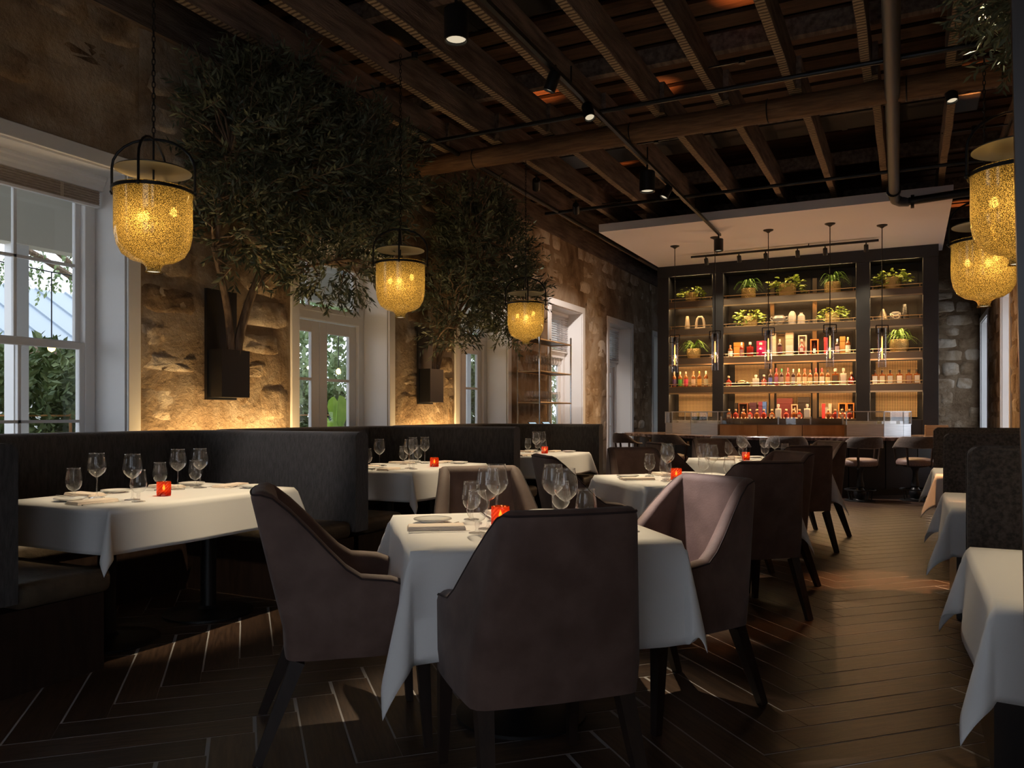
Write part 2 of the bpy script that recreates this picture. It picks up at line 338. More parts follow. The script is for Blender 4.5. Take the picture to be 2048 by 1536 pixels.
def stone(parent, origin, udir, ndir, u0, u1, z0, z1, rnd):
    """one irregular block standing proud of a wall; u runs along the wall, n out of it"""
    n = 12; w, h = (u1-u0)/2, (z1-z0)/2; cu, cz = (u0+u1)/2, (z0+z1)/2; dep = rnd.uniform(.008, .026)
    mb = MB(); U, Nn = Vector(udir), Vector(ndir); O = Vector(origin)
    rings = []
    for (k, dz) in ((1.05, -.004), (.95, dep*.45), (.78, dep), (.42, dep*rnd.uniform(.8, 1.4))):
        rings.append((k, dz))
    base = []
    for i in range(n):
        t = 2*PI*(i+.5)/n; e = .42; cx_ = math.copysign(abs(math.cos(t))**e, math.cos(t)); sz_ = math.copysign(abs(math.sin(t))**e, math.sin(t))
        base.append((cx_*rnd.uniform(.84, 1.04), sz_*rnd.uniform(.80, 1.04)))
    for k, dz in rings:
        for (bu, bz) in base:
            mb.v.append(tuple(O+U*(bu*w*k)+Vector((0,0,1))*(bz*h*k)+Nn*(dz+(rnd.uniform(-.006, .006) if dz > 0 else 0))))
    mb.v.append(tuple(O+Nn*dep*rnd.uniform(.9, 1.3)))
    for r in range(3):
        for i in range(n): mb.f.append((r*n+i, r*n+(i+1) % n, (r+1)*n+(i+1) % n, (r+1)*n+i))
    for i in range(n): mb.f.append((3*n+i, 3*n+(i+1) % n, 4*n))
    mb.v = [tuple(Vector(p)-O) for p in mb.v]
    P = O+U*cu+Vector((0,0,cz))
    o = mb.build('stone', 'stone', parent, loc=P, ang=50); return o
def stone_courses(parent, origin, udir, ndir, u0, u1, z0, z1, holes, seed, hmin=.2, hmax=.42, lim=300, wmin=.3, wmax=.85):
    rnd = random.Random(seed); z = z0; cnt = 0
    while z < z1-.12:
        h = min(rnd.uniform(hmin, hmax), z1-z); u = u0-rnd.uniform(0, .3)
        while u < u1:
            w = rnd.uniform(wmin, wmax); a, b, za, zb = max(u, u0), min(u+w, u1), z, z+h*rnd.uniform(.88, 1.0); u += w
            for (ha, hb, hz) in holes:
                if za < hz and b > ha and a < hb:
                    if a < ha and b <= hb: b = ha
                    elif a >= ha and b > hb: a = hb
                    elif a < ha and b > hb: b = ha
                    else: b = a
                    if zb > hz > za+.1: pass
            if b-a > .14 and cnt < lim and rnd.random() < .86: stone(parent, origin, udir, ndir, a+.012, b-.012, za+.012, zb-.012, rnd); cnt += 1
        z += h
    return cnt
holes = [(a-.115, b+.115, 3.14) for a, b in OPEN]
def rough_coat(parent, y0, y1, z0, z1, seed):
    ny, nz = max(2, int((y1-y0)/.05)), max(2, int((z1-z0)/.05))
    def fn(u, v):
        y, z = y0+(y1-y0)*u, z0+(z1-z0)*v; p = Vector((seed, y*1.0, z))
        f = noise.fractal(p*1.7, .9, 2.1, 5)*.016+noise.fractal(p*6, .8, 2.0, 3)*.006+abs(noise.noise(p*3.1+Vector((9, 3, 1))))*.008
        e = min(1, min(u, 1-u)*(y1-y0)/.03, min(v, 1-v)*(z1-z0)/.03+.3)
        return (WL+.002+max(-.002, .010+f)*e, y, z)
    MB().grid(fn, ny, nz).build('plaster_coat', 'mortar', parent, ang=180)
ys = [1.0]
for a, b in OPEN[1:]: ys += [a-.112, b+.112]
ys.append(YE)
for i in range(0, len(ys), 2): rough_coat(wl, ys[i], ys[i+1], .7, 4.25, 3.3)
for i in range(1, len(ys)-1, 2): rough_coat(wl, ys[i], ys[i+1], 3.13, 4.25, 3.3)
n1 = stone_courses(wl, (WL, 0, 0), (0, 1, 0), (1, 0, 0), 2.2, YE, .85, 4.3, holes, 3)
stone_courses(we, (0, YE, 0), (1, 0, 0), (0, -1, 0), -.2, WR, .6, 4.3, [], 5, .18, .32, 60, .25, .5)
stone_courses(wr, (WR, 0, 0), (0, 1, 0), (-1, 0, 0), 9.5, YE, .9, 4.3, [(a-.1, b+.1, 3.14) for a, b in OPR], 9, .2, .42, 120)

# floor: grout bed with herringbone planks
fl = MB().box(WL-.4, WR+.4, YB, YE, -.12, -.0012).build('floor', 'grout', smooth=False)
tag(fl, 'dark wood-look herringbone plank floor with pale grout lines', 'floor', kind='structure')
PW, PL = .163, .88
pm = MB().box(0, PL-.007, 0, PW-.007, -.012, 0).build('plank', 'plank', fl, smooth=True, bevel=.0015, seg=1)
pmesh = pm.data; bpy.data.objects.remove(pm)
spots = []
r2 = math.sqrt(.5)
for i in range(-60, 130):
    for j in range(-12, 13):
        for H in (0, 1):
            u = i*PW+j*PL; v = i*PW-j*PL
            if not H: v += PW
            X = -2.835+r2*(u-v); Y = 2.10+r2*(u+v)
            if H: rz = PI/4; ox, oy = X, Y; cx_, cy_ = X+r2*PL/2, Y+r2*PL/2
            else: rz = 3*PI/4; ox, oy = X+r2*PW, Y+r2*PW; cx_, cy_ = X-r2*PL/2, Y+r2*PL/2
            if -5.2 < cx_ < 1.2 and .2 < cy_ < 18: spots.append((cx_, cy_, ox, oy, rz))
def seen(s):
    d = .446*-s[0]+.895*s[1]; l = .895*s[0]+.446*s[1]
    return d > 1.5 and -.75 < l/d < .72 and -4.0 < s[0] < .9 and s[1] < 13.5
vis = sorted([s for s in spots if seen(s)], key=lambda s: s[0]**2+s[1]**2); near = vis[:298]; nearset = set(near)
for (cx_, cy_, ox, oy, rz) in near:
    o = bpy.data.objects.new('plank', pmesh); C.objects.link(o); o.parent = fl; o.location = (ox, oy, 0); o.rotation_euler = (0, 0, rz)
mb = MB()
for s in spots:
    if s in nearset: continue
    cx_, cy_, ox, oy, rz = s; ca, sa = math.cos(rz), math.sin(rz)
    pts = [(ox+ca*x-sa*y, oy+sa*x+ca*y) for x, y in ((0,0),(PL-.007,0),(PL-.007,PW-.007),(0,PW-.007))]
    mb.prism(pts, -.012, 0)
o = mb.build('planking', 'plank', fl, smooth=False); o['kind'] = 'stuff'
tm = MB().box(-3.3, 1.2, -2.9, 0, -.003, .006)
th_ = MB().prism([(-3.6, 1.36), (-3.6, -.6), (-.9, -.6), (-2.44, 1.42)], .0005, .006).build('trim_1', 'threshold', smooth=False); tag(th_, 'dark flat threshold strip at the lower left corner of the floor', 'threshold', kind='structure')

# ceiling: deck planks, joists, purlins
ce = MB().box(WL-.45, WR+.45, YB-.3, YE+.4, TOP, TOP+.15).build('ceiling', 'dark', smooth=False)
tag(ce, 'open dark timber ceiling with exposed joists and orange deck boards', 'ceiling', kind='structure')
dm = MB().box(WL, WR, 0, .24, TOP-.07, TOP-.035).build('deck_plank', 'deck', ce, smooth=False).data
bpy.data.objects.remove(bpy.data.objects['deck_plank'])
y = 1.0
while y < YE-.3:
    o = bpy.data.objects.new('deck_plank', dm); C.objects.link(o); o.parent = ce; o.location = (0, y, 0); y += .34
JX = [-4.72, -4.10, -3.48, -2.86, -2.25, -1.63, -.97, -.33, .32, .95]
def joist(x, y0, y1, w=.075):
    rnd = random.Random(int(x*100)+int(y0)); mb = MB(); n = int((y1-y0)/.35); secs = []
    for i in range(n+1):
        yy = y0+(y1-y0)*i/n; dx = rnd.uniform(-.004, .004); dz = rnd.uniform(-.006, .006)
        secs.append([(x-w/2+dx, yy, CEIL+dz), (x+w/2+dx, yy, CEIL+dz+.003), (x+w/2+dx, yy, CEIL+.30), (x-w/2+dx, yy, CEIL+.30)])
    j_ = mb.sweep(secs).build('joist', 'joist', ce, smooth=False)
    MB().sweep([[(a[0][0]+.004, a[0][1], a[0][2]-.004), (a[1][0]-.004, a[1][1], a[1][2]-.004), (a[1][0]-.004, a[1][1], a[1][2]+.01), (a[0][0]+.004, a[0][1], a[0][2]+.01)] for a in secs]).build('lath_marked_edge', 'lath', j_, smooth=False)
    return j_
for x in JX: joist(x, YB, 8.02); joist(x+.05, 7.72, YE)
for y in (-1.0, 1.4, 3.4, 5.4, 7.3, 9.3, 11.3, 13.3, 15.3): MB().box(WL, WR, y, y+.09, CEIL+.302, CEIL+.46).build('purlin', 'joist', ce, smooth=False)
MB().box(WL-.02, WL+.06, YB, YE, CEIL-.02, CEIL+.3).build('wall_plate', 'joist', ce, smooth=False)
MB().tube([(WL-.02, 7.87, 4.085), (-3.2, 7.86, 4.08), (-1, 7.88, 4.085), (WR+.1, 7.87, 4.09)], .105, 14).build('log_beam', 'log', ce)
for x in (-4.38, -2.55, -1.2, -.02, .7): 
    MB().ring((0,0,0), .109, .006, 18, 4).build('strap', 'black', ce, loc=(x, 7.87, 4.083), rot=(0, PI/2, 0))

# bar soffit
so = MB().box(-4.2, .5, 11.38, 15.2, 3.95, 4.07).build('trim_2', 'soffit', smooth=False)
tag(so, 'pale flat dropped soffit panel above the bar', 'soffit', kind='structure')

# ------------------------------------------------------------------ windows and doors
XG = WL-.38           # glazing plane
def casing(parent, a, b, xf, sgn, sill):
    mb = MB()       # flat casing on the room face
    x0, x1 = sorted((xf, xf+sgn*.028))
    mb.box(x0, x1, a-.11, a, sill, HEAD+.105); mb.box(x0, x1, b, b+.11, sill, HEAD+.105); mb.box(x0, x1, a, b, HEAD, HEAD+.105)
    mb.build('casing', 'white', parent, smooth=False, bevel=.004, seg=1)
    xr0, xr1 = sorted((xf, xf-sgn*.44)); t = .012
    r = MB(); r.box(xr0, xr1, a, a+t, sill, HEAD); r.box(xr0, xr1, b-t, b, sill, HEAD); r.box(xr0, xr1, a+t, b-t, HEAD-t, HEAD)
    if sill > 0: r.box(xr0-.0, xr1+.02*sgn, a, b, sill, sill+.03)
    r.build('reveal', 'white', parent, smooth=False)
def frame_parts(parent, a, b, z0, z1, w, x=XG, name='sash', t=.05):
    mb = MB(); mb.box(x-t/2, x+t/2, a, a+w, z0, z1); mb.box(x-t/2, x+t/2, b-w, b, z0, z1); mb.box(x-t/2, x+t/2, a+w, b-w, z0, z0+w); mb.box(x-t/2, x+t/2, a+w, b-w, z1-w, z1)
    return mb.build(name, 'white', parent, smooth=False, bevel=.004, seg=1)
def pane(parent, a, b, z0, z1, x=XG): return MB().box(x-.002, x+.002, a, b, z0, z1).build('pane', 'pane', parent, smooth=False)
def sash_window(idx, a, b, sill, label):
    w = empty('window_%d' % idx, (0, 0, 0)); tag(w, label, 'window', kind='structure'); casing(w, a, b, WL, 1, sill)
    ia, ib = a+.014, b-.014
    frame_parts(w, ia, ib, sill+.03, HEAD-.014, .085, XG-.01, 'frame', .12)
    for (z0, z1, x, zm) in ((sill+.11, 1.745, XG+.02, 1.145), (1.70, 2.93, XG-.03, 2.33)):
        s = frame_parts(w, ia+.07, ib-.07, z0, z1, .055, x, 'sash', .04)
        pa, pb = ia+.125, ib-.125; n = 3
        MB().box(x-.015, x+.015, pa, pb, zm-.011, zm+.011).build('glazing_bar', 'white', s, smooth=False)
        for k in range(1, n): y_ = pa+(pb-pa)*k/n; MB().box(x-.015, x+.015, y_-.011, y_+.011, z0+.05, z1-.05).build('glazing_bar', 'white', s, smooth=False)
        for k in range(n):
            for q in ((z0+.05, zm), (zm, z1-.05)): pane(s, pa+(pb-pa)*k/n, pa+(pb-pa)*(k+1)/n, q[0], q[1], x)
    return w
def french_door(idx, a, b, label, dark=False):
    w = empty('door_%d' % idx, (0, 0, 0)); tag(w, label, 'door', kind='structure'); casing(w, a, b, WL, 1, 0)
    ia, ib = a+.014, b-.014; x = XG
    mb = MB(); mb.box(x-.06, x+.06, ia, ia+.10, 0, HEAD-.014); mb.box(x-.06, x+.06, ib-.10, ib, 0, HEAD-.014); mb.box(x-.06, x+.06, ia+.1, ib-.1, HEAD-.10, HEAD-.014)
    mb.box(x-.06, x+.07, ia+.1, ib-.1, 2.20, 2.30); mb.build('frame', 'white', w, smooth=False, bevel=.005, seg=1)
    MB().box(x+.02, x+.10, ia+.08, ib-.08, 2.285, 2.315).build('transom_ledge', 'white', w, smooth=False)
    tr = frame_parts(w, ia+.1, ib-.1, 2.30, 2.92, .05, x, 'transom_sash', .05); mid = (ia+ib)/2
    MB().box(x-.02, x+.02, mid-.18, mid-.155, 2.35, 2.87).build('glazing_bar', 'white', tr, smooth=False)
    pane(tr, ia+.15, mid-.17, 2.35, 2.87); pane(tr, mid-.17, ib-.15, 2.35, 2.87)
    for k, (p, q) in enumerate(((ia+.1, mid-.004), (mid+.004, ib-.1))):
        lf = MB(); st = .125; m_ = 'blackp' if (dark and k == 0) else 'white'
        lf.box(x-.022, x+.022, p, p+st, .02, 2.19); lf.box(x-.022, x+.022, q-st, q, .02, 2.19); lf.box(x-.022, x+.022, p+st, q-st, .02, .30); lf.box(x-.022, x+.022, p+st, q-st, 2.07, 2.19)
        lf = lf.build('door_leaf', m_, w, smooth=False, bevel=.004, seg=1)
        MB().box(x-.018, x+.018, p+st, q-st, 1.555, 1.585).build('glazing_bar', m_, lf, smooth=False); MB().box(x-.018, x+.018, p+st, q-st, .93, .96).build('glazing_bar', m_, lf, smooth=False)
        for z0, z1 in ((.30, .945), (.945, 1.57), (1.57, 2.07)): pane(lf, p+st, q-st, z0, z1)
        if k: MB().tube([(x+.03, p+.05, 1.02), (x+.075, p+.05, 1.02), (x+.075, p+.15, 1.02)], .008, 6).build('door_handle', 'brass', lf)
    return w
sash_window(5, -.85, .79, .5, 'white sash window added beside the viewpoint for fill light')  # unseen window added so daylight fills the room from the left
sash_window(1, 2.45, 4.09, .5, 'tall white sash window with many panes in the nearest left opening')
french_door(1, 5.98, 7.47, 'white french doors with transom between the two wall-mounted olive trees')
french_door(2, 9.05, 10.46, 'white french doors with transom just past the second olive tree')
french_door(3, 12.05, 13.46, 'white french doors with slatted transom behind the brass shelf rack', True)
french_door(4, 14.89, 16.31, 'white french doors with slatted transom two openings past the second tree', True)
def reed_shade(a, b, label):
    x = WL-.27; w = empty('bamboo_shade', (x, (a+b)/2, HEAD-.2)); tag(w, label, 'window shade', 'bamboo shades'); L_ = (b-a)/2-.016
    secs = []
    for yy in (-L_, L_): secs.append([(-.04, yy, .19), (.075, yy, .19), (.075, yy, .165), (.06, yy, .155), (.055, yy, .13), (.04, yy, .115), (.035, yy, .085), (-.04, yy, .085)])
    MB().sweep(secs).build('valance', 'white', w, smooth=False)
    mb = MB()
    for k in range(12): z = .085-k*.0095; mb.box(-.006, .012+.005*(k % 2), -L_+.02, L_-.02, z-.008, z)
    mb.build('reed_slats', 'bamboo', w, smooth=False)['kind'] = 'stuff'
    MB().box(-.008, .022, -L_+.02, L_-.02, -.045, -.025).build('bottom_rail', 'white', w, smooth=False)
    for k in (-.6, 0, .6):
        mb = MB()
        for q in range(10): mb.bar((.016, k*L_-.012, .08-q*.011), (.016, k*L_+.012, .073-q*.011), .003, .003); mb.bar((.016, k*L_+.012, .08-q*.011), (.016, k*L_-.012, .073-q*.011), .003, .003)
        mb.build('lacing', 'rope', w, smooth=False)
reed_shade(2.45, 4.09, 'raised woven bamboo shade under white valance in the nearest left window')
reed_shade(5.98, 7.47, 'raised woven bamboo shade above the doors between the two olive trees')
reed_shade(9.05, 10.46, 'raised woven bamboo shade above the doors past the second olive tree')
def venetian(a, b, label):
    x = WL-.28; w = empty('venetian_blind', (x, (a+b)/2, 2.3)); tag(w, label, 'window blind', 'white venetian blinds'); L_ = (b-a)/2-.02
    MB().box(-.03, .03, -L_, L_, .65, .70).build('head_rail', 'white', w, smooth=False)
    mb = MB(); z = .03
    while z < .64: mb.hexa([(-.022, -L_, z), (.022, -L_, z+.012), (.022, L_, z+.012), (-.022, L_, z)], [(-.022, -L_, z+.003), (.022, -L_, z+.015), (.022, L_, z+.015), (-.022, L_, z+.003)]); z += .04
    mb.build('slats', 'blind', w, smooth=False)['kind'] = 'stuff'
    MB().box(-.02, .02, -L_, L_, 0, .02).build('bottom_rail', 'white', w, smooth=False)
venetian(12.05, 13.46, 'white venetian blind lowered above the doors behind the brass shelf rack')
venetian(14.89, 16.31, 'white venetian blind lowered in the opening nearest the bar shelving')
# far opening and right-hand windows
def plain_window(idx, a, b, xf, sgn, sill, label):
    w = empty('window_%d' % idx); tag(w, label, 'window', kind='structure'); casing(w, a, b, xf, sgn, sill); x = xf-sgn*.38
    s = frame_parts(w, a+.014, b-.014, max(sill, 0)+.03, HEAD-.014, .08, x, 'frame', .08)
    MB().box(x-.02, x+.02, a+.09, b-.09, 1.7, 1.75).build('meeting_rail', 'white', s, smooth=False)
    for k in (1, 2): y_ = a+(b-a)*k/3; MB().box(x-.015, x+.015, y_-.012, y_+.012, sill+.1, HEAD-.09).build('glazing_bar', 'white', s, smooth=False)
    for k in range(3):
        for z0, z1 in ((sill+.1, 1.7), (1.75, HEAD-.09)): pane(s, max(a+.09, a+(b-a)*k/3), min(b-.09, a+(b-a)*(k+1)/3), z0, z1, x)
plain_window(2, 17.94, 18.5, WL, 1, 0., 'white framed glazed opening at the far end of the left wall')
plain_window(3, 13.3, 14.5, WR, -1, .6, 'tall bright window in the right wall, nearer of the two')
plain_window(4, 16.85, 18.45, WR, -1, .6, 'tall bright window in the right wall beside the end wall')
plain_window(6, -2.6, -1.0, WR, -1, .6, 'tall window added in the right wall behind the viewpoint for fill light')  # unseen opening added to bring in fill light from behind, right
for i, (a, b) in enumerate(OPB):
    w = empty('window_%d' % (7+i)); tag(w, 'tall window added in the wall behind the viewpoint for fill light', 'window', kind='structure'); y = YB-.15  # out-of-view window added as a source of daylight fill from behind
    mb = MB(); mb.box(a, a+.08, y-.04, y+.04, .6, HEAD); mb.box(b-.08, b, y-.04, y+.04, .6, HEAD); mb.box(a+.08, b-.08, y-.04, y+.04, .6, .68); mb.box(a+.08, b-.08, y-.04, y+.04, HEAD-.08, HEAD); mb.box(a+.08, b-.08, y-.03, y+.03, 1.72, 1.77); mb.build('frame', 'white', w, smooth=False)
    for z0, z1 in ((.68, 1.72), (1.77, HEAD-.08)): MB().box(a+.08, b-.08, y-.002, y+.002, z0, z1).build('pane', 'pane', w, smooth=False)
# ------------------------------------------------------------------ left booths
BT = 1.078
def arc(c, r, a0, a1, n): return [(c[0]+r*math.cos(math.radians(a0+(a1-a0)*i/n)), c[1]+r*math.sin(math.radians(a0+(a1-a0)*i/n))) for i in range(n+1)]
def upright(path, z0, z1, th, name, mat, parent):
    """padded upright panel following a plan path, rounded top"""
    P = [Vector((x, y, 0)) for x, y in path]; secs = []
    for i, p in enumerate(P):
        d = (P[min(i+1, len(P)-1)]-P[max(i-1, 0)]).normalized(); n = Vector((-d.y, d.x, 0)); s = []
        for (o, z) in ((-.5, z0), (-.5, z1-.045), (-.46, z1-.022), (-.34, z1-.006), (-.15, z1), (.15, z1), (.34, z1-.006), (.46, z1-.022), (.5, z1-.045), (.5, z0)):
            q = p+n*th*o; s.append((q.x, q.y, z))
        secs.append(s)
    return MB().sweep(secs).build(name, mat, parent, ang=40)
def rbox(name, mat, parent, x0, x1, y0, y1, z0, z1, bev=.03, seg=3): return MB().box(x0, x1, y0, y1, z0, z1).build(name, mat, parent, bevel=bev, seg=seg, ang=60)
XB, XE = -4.98, -3.35
def booth(y0, y1, first, label, led):
    w = empty('banquette_booth', (0, 0, 0)); tag(w, label, 'booth', 'curved banquette booths by the windows')
    if first:
        upright([(XE, y0), (-4.0, y0), (-4.62, y0)], .40, BT, .14, 'divider_back', 'booth', w)
        upright([(-4.625, y0)]+arc((-4.63, y0+.35), .35, -90, -180, 8)+[(XB, y0+.36), (XB, (y0+y1)/2)], .40, BT, .14, 'back_panel', 'booth', w)
    else:
        upright([(XB+.30, y0+.10)]+arc((-4.63, y0+.45), .35, -100, -180, 8)+[(XB, y0+.5), (XB, (y0+y1)/2)], .40, BT, .14, 'back_panel', 'booth', w)
    upright([(XB, (y0+y1)/2+.002), (XB, y1-.36)]+arc((-4.63, y1-.35), .35, 180, 90, 8)+[(-4.60, y1)], .40, BT, .14, 'back_panel', 'booth', w)
    upright([(-4.598, y1), (-4.0, y1), (XE, y1)], .40, BT, .14, 'divider_back', 'booth', w)
    ya, yb = y0+.075, y1-.075
    rbox('seat_cushion', 'boothseat', w, -4.9, XE-.02, ya, ya+.46, .36, .475, .04); rbox('seat_cushion', 'boothseat', w, -4.9, XE-.02, yb-.46, yb, .36, .475, .04); rbox('seat_cushion', 'boothseat', w, -4.9, -4.42, ya+.465, yb-.465, .36, .475, .04)
    b = MB(); b.box(-4.95, XE-.05, ya-.1, ya+.43, .0, .36); b.box(-4.95, XE-.05, yb-.43, yb+.1, 0, .36); b.box(-4.95, -4.45, ya+.4, yb-.4, 0, .36)
    if True:
        b.v = b.v
    b.build('plinth', 'darkwood', w, smooth=False)
    # warm light trough behind the back
    MB().box(-5.19, -5.07, y0+.1, y1-.1, .78, .80).build('light_shelf', 'blackp', w, smooth=False)
    if led: light('led_strip', 'AREA', (-5.13, (led[0]+led[1])/2, .83), 15*(led[1]-led[0]), (1, .64, .26), w, rot=(PI, 0, PI/2), size=led[1]-led[0], sy=.04)
    return w
BY = [2.0, 4.42, 6.83, 9.15]
booth(BY[0], BY[1], True, 'charcoal curved booth nearest the viewer, beside the sash window', (4.3, 5.8))
booth(BY[1], BY[2], False, 'charcoal curved booth in the middle, beside the french doors between trees', (7.7, 8.85))
booth(BY[2], BY[3], False, 'charcoal curved booth farthest away, before the brass shelf rack', None)

# ------------------------------------------------------------------ right bench booths
def bench(y, label):
    w = empty('booth_bench', (0, 0, 0)); tag(w, label, 'booth bench', 'double booth benches on the right'); x0, x1 = .2, WR-.04
    MB().box(x0, x1, y, y+.13, .36, 1.075).build('back_pad', 'bench', w, bevel=.03, seg=3, ang=60)
    pp = MB(); 
    for yy in (y+.012, y+.118): pp.tube([(x0+.004, yy, .40), (x0+.004, yy, 1.05), (x0+.03, yy, 1.073), (x1-.03, yy, 1.073)], .008, 6)
    pp.build('piping', 'bench', w)
    for (a, b) in ((y-.42, y-.005), (y+.135, y+.55)): rbox('seat_cushion', 'boothseat', w, x0+.02, x1, a, b, .36, .47, .035)
    MB().box(x0+.05, x1, y-.38, y+.51, 0, .36).build('plinth', 'darkwood', w, smooth=False)
bench(3.42, 'tall brown fabric booth bench behind the nearest right-hand white table')
bench(5.72, 'brown fabric booth bench behind the second right-hand white table')
bench(8.02, 'brown fabric booth bench farthest along the right, closest to the bar')

# ------------------------------------------------------------------ tables and cloths
def cloth_mesh(ax, ay, dx, dy, seed, k=.5, n=56, sx=(1,1), sy=(1,1), flare=.06):
    """rectangular cloth: flat on the top, hanging straight at the sides, coned folds at the corners"""
    rnd = random.Random(seed); hx, hy = ax/2, ay/2; tx, ty = hx+dx, hy+dy
    ph = [rnd.uniform(0, 6) for _ in range(8)]; kk = {(a, b): (k.get((a, b), .2) if isinstance(k, dict) else k*rnd.uniform(.75, 1.2)) for a in (-1, 1) for b in (-1, 1)}
    def samp(t, h, d):       # parameter with points packed at the edge
        out = []; 
        for i in range(13): out.append(-h-d+d*i/12*1.0)
        for i in range(1, 12): out.append(-h+2*h*i/12)
        for i in range(13): out.append(h+d*i/12)
        return out
    us, vs_ = samp(0, hx, dx), samp(0, hy, dy)
    def pos(u, v):
        eu, ev = max(abs(u)-hx, 0), max(abs(v)-hy, 0); su, sv = (1 if u >= 0 else -1), (1 if v >= 0 else -1)
        if eu == 0 and ev == 0: return (u, v, .0)
        if ev == 0 or eu == 0:
            e = eu or ev; rr = .012
            ang = min(e/rr, PI/2); out = rr*math.sin(ang); dn = rr*(1-math.cos(ang))
            rest = max(e-rr*PI/2, 0)
            along = v if eu else u; hl = hy if eu else hx
            fade = 1-(abs(along)/hl)**4 if hl else 1
            wv = (flare+.035*math.sin(along*9+ph[0 if eu else 1]+(su if eu else sv)*1.3))*rest*fade
            out += wv+.05*rest; dn += rest*.99
            return (su*(hx+out), v, -dn) if eu else (u, sv*(hy+out), -dn)
        r = math.hypot(eu, ev); a = math.atan2(ev, eu); s2 = math.sin(2*a); K = kk[(su, sv)]
        if isinstance(k, dict) and K < .16: r *= 1-.26*s2
        q = s2**.8*K; o_ = r*q; dn = r*math.sqrt(max(1-q*q, .1))
        lat = (a-PI/4)/(PI/4)           # -1 .. 1 between the two sides
        dg = Vector((su, sv)).normalized(); pr = Vector((-sv*1., su*1.)) if False else Vector((su, -sv)).normalized()
        base = .012+.05*r
        px_ = su*(hx+base*math.cos(a)**.5 if a < PI/2 else hx)+dg.x*o_-pr.x*lat*r*.24*(1-abs(lat)**2)
        py_ = sv*(hy+base*math.sin(a)**.5 if a > 0 else hy)+dg.y*o_-pr.y*lat*r*.24*(1-abs(lat)**2)
        return (px_, py_, -dn)
    mb = MB(); m = len(vs_)
    for u in us:
        for v in vs_: mb.v.append(pos(u, v))
    for i in range(len(us)-1):
        for j in range(m-1): mb.f.append((i*m+j, (i+1)*m+j, (i+1)*m+j+1, i*m+j+1))
    return mb
def table(x, y, rz, ax, ay, drop, label, clabel, seed, columns=1, k=.5, square=True):
    w = empty('dining_table', (x, y, 0), rz); tag(w, label, 'table', 'pedestal dining tables')
    MB().box(-ax/2+.004, ax/2-.004, -ay/2+.004, ay/2-.004, .71, .746).build('tabletop', 'darkwood', w, bevel=.006, seg=1)
    off = [0] if columns == 1 else [-ay*.27, ay*.27]
    for q in off:
        MB().lathe([(.045, .03), (.045, .70), (.16, .705), (.16, .712)], 20, (0, q, 0)).build('column', 'black', w)
        MB().lathe([(.26, 0), (.26, .012), (.20, .022), (.06, .035), (.045, .05)], 32, (0, q, 0)).build('base_disc', 'black', w)
    cl = cloth_mesh(ax, ay, drop, drop, seed, k).build('tablecloth', 'cloth', loc=(x, y, .75), rz=rz, ang=70)
    md = cl.modifiers.new('thick', 'SOLIDIFY'); md.thickness = .0025; md.offset = -1
    tag(cl, clabel, 'tablecloth', 'white tablecloths'); return w
TR = math.radians(38.9)
TBL = {}
def addt(key, x, y, rz, ax, ay, drop, phrase, seed, columns=1, k=.5):
    TBL[key] = (x, y, rz, ax, ay, phrase); table(x, y, rz, ax, ay, drop, 'dark pedestal under the white cloth of the '+phrase, 'white linen cloth draped over the '+phrase, seed, columns, k)
addt('A', -1.39, 2.87, TR, .95, .95, .37, 'front centre table', 1, k={(-1, -1): .20, (1, -1): .15, (-1, 1): .35})
addt('B', -1.39, 5.48, TR+.02, .98, .98, .33, 'middle centre table', 2, k=.26)
addt('C', -1.36, 8.05, TR-.02, .95, .95, .36, 'bar-end centre table', 3, k=.26)
addt('T1', -3.79, 3.15, 0, .82, 1.26, .225, 'near booth table', 4, 2, {(1, -1): .40, (-1, -1): .25, (1, 1): .3, (-1, 1): .25})
addt('T2', -3.86, 5.78, .02, .82, 1.26, .24, 'middle booth table', 5, 2, .28)
addt('T3', -3.80, 8.22, 0, .82, 1.26, .24, 'far booth table', 6, 2, .28)
addt('R3', .68, 2.655, 0, .99, .90, .235, 'near right-hand table', 7, 1, .30)
addt('R2', .68, 4.77, 0, .99, .88, .235, 'middle right-hand table', 8, 1, .36)
addt('R1', .68, 7.10, 0, .99, .88, .235, 'far right-hand table', 9, 1, .36)

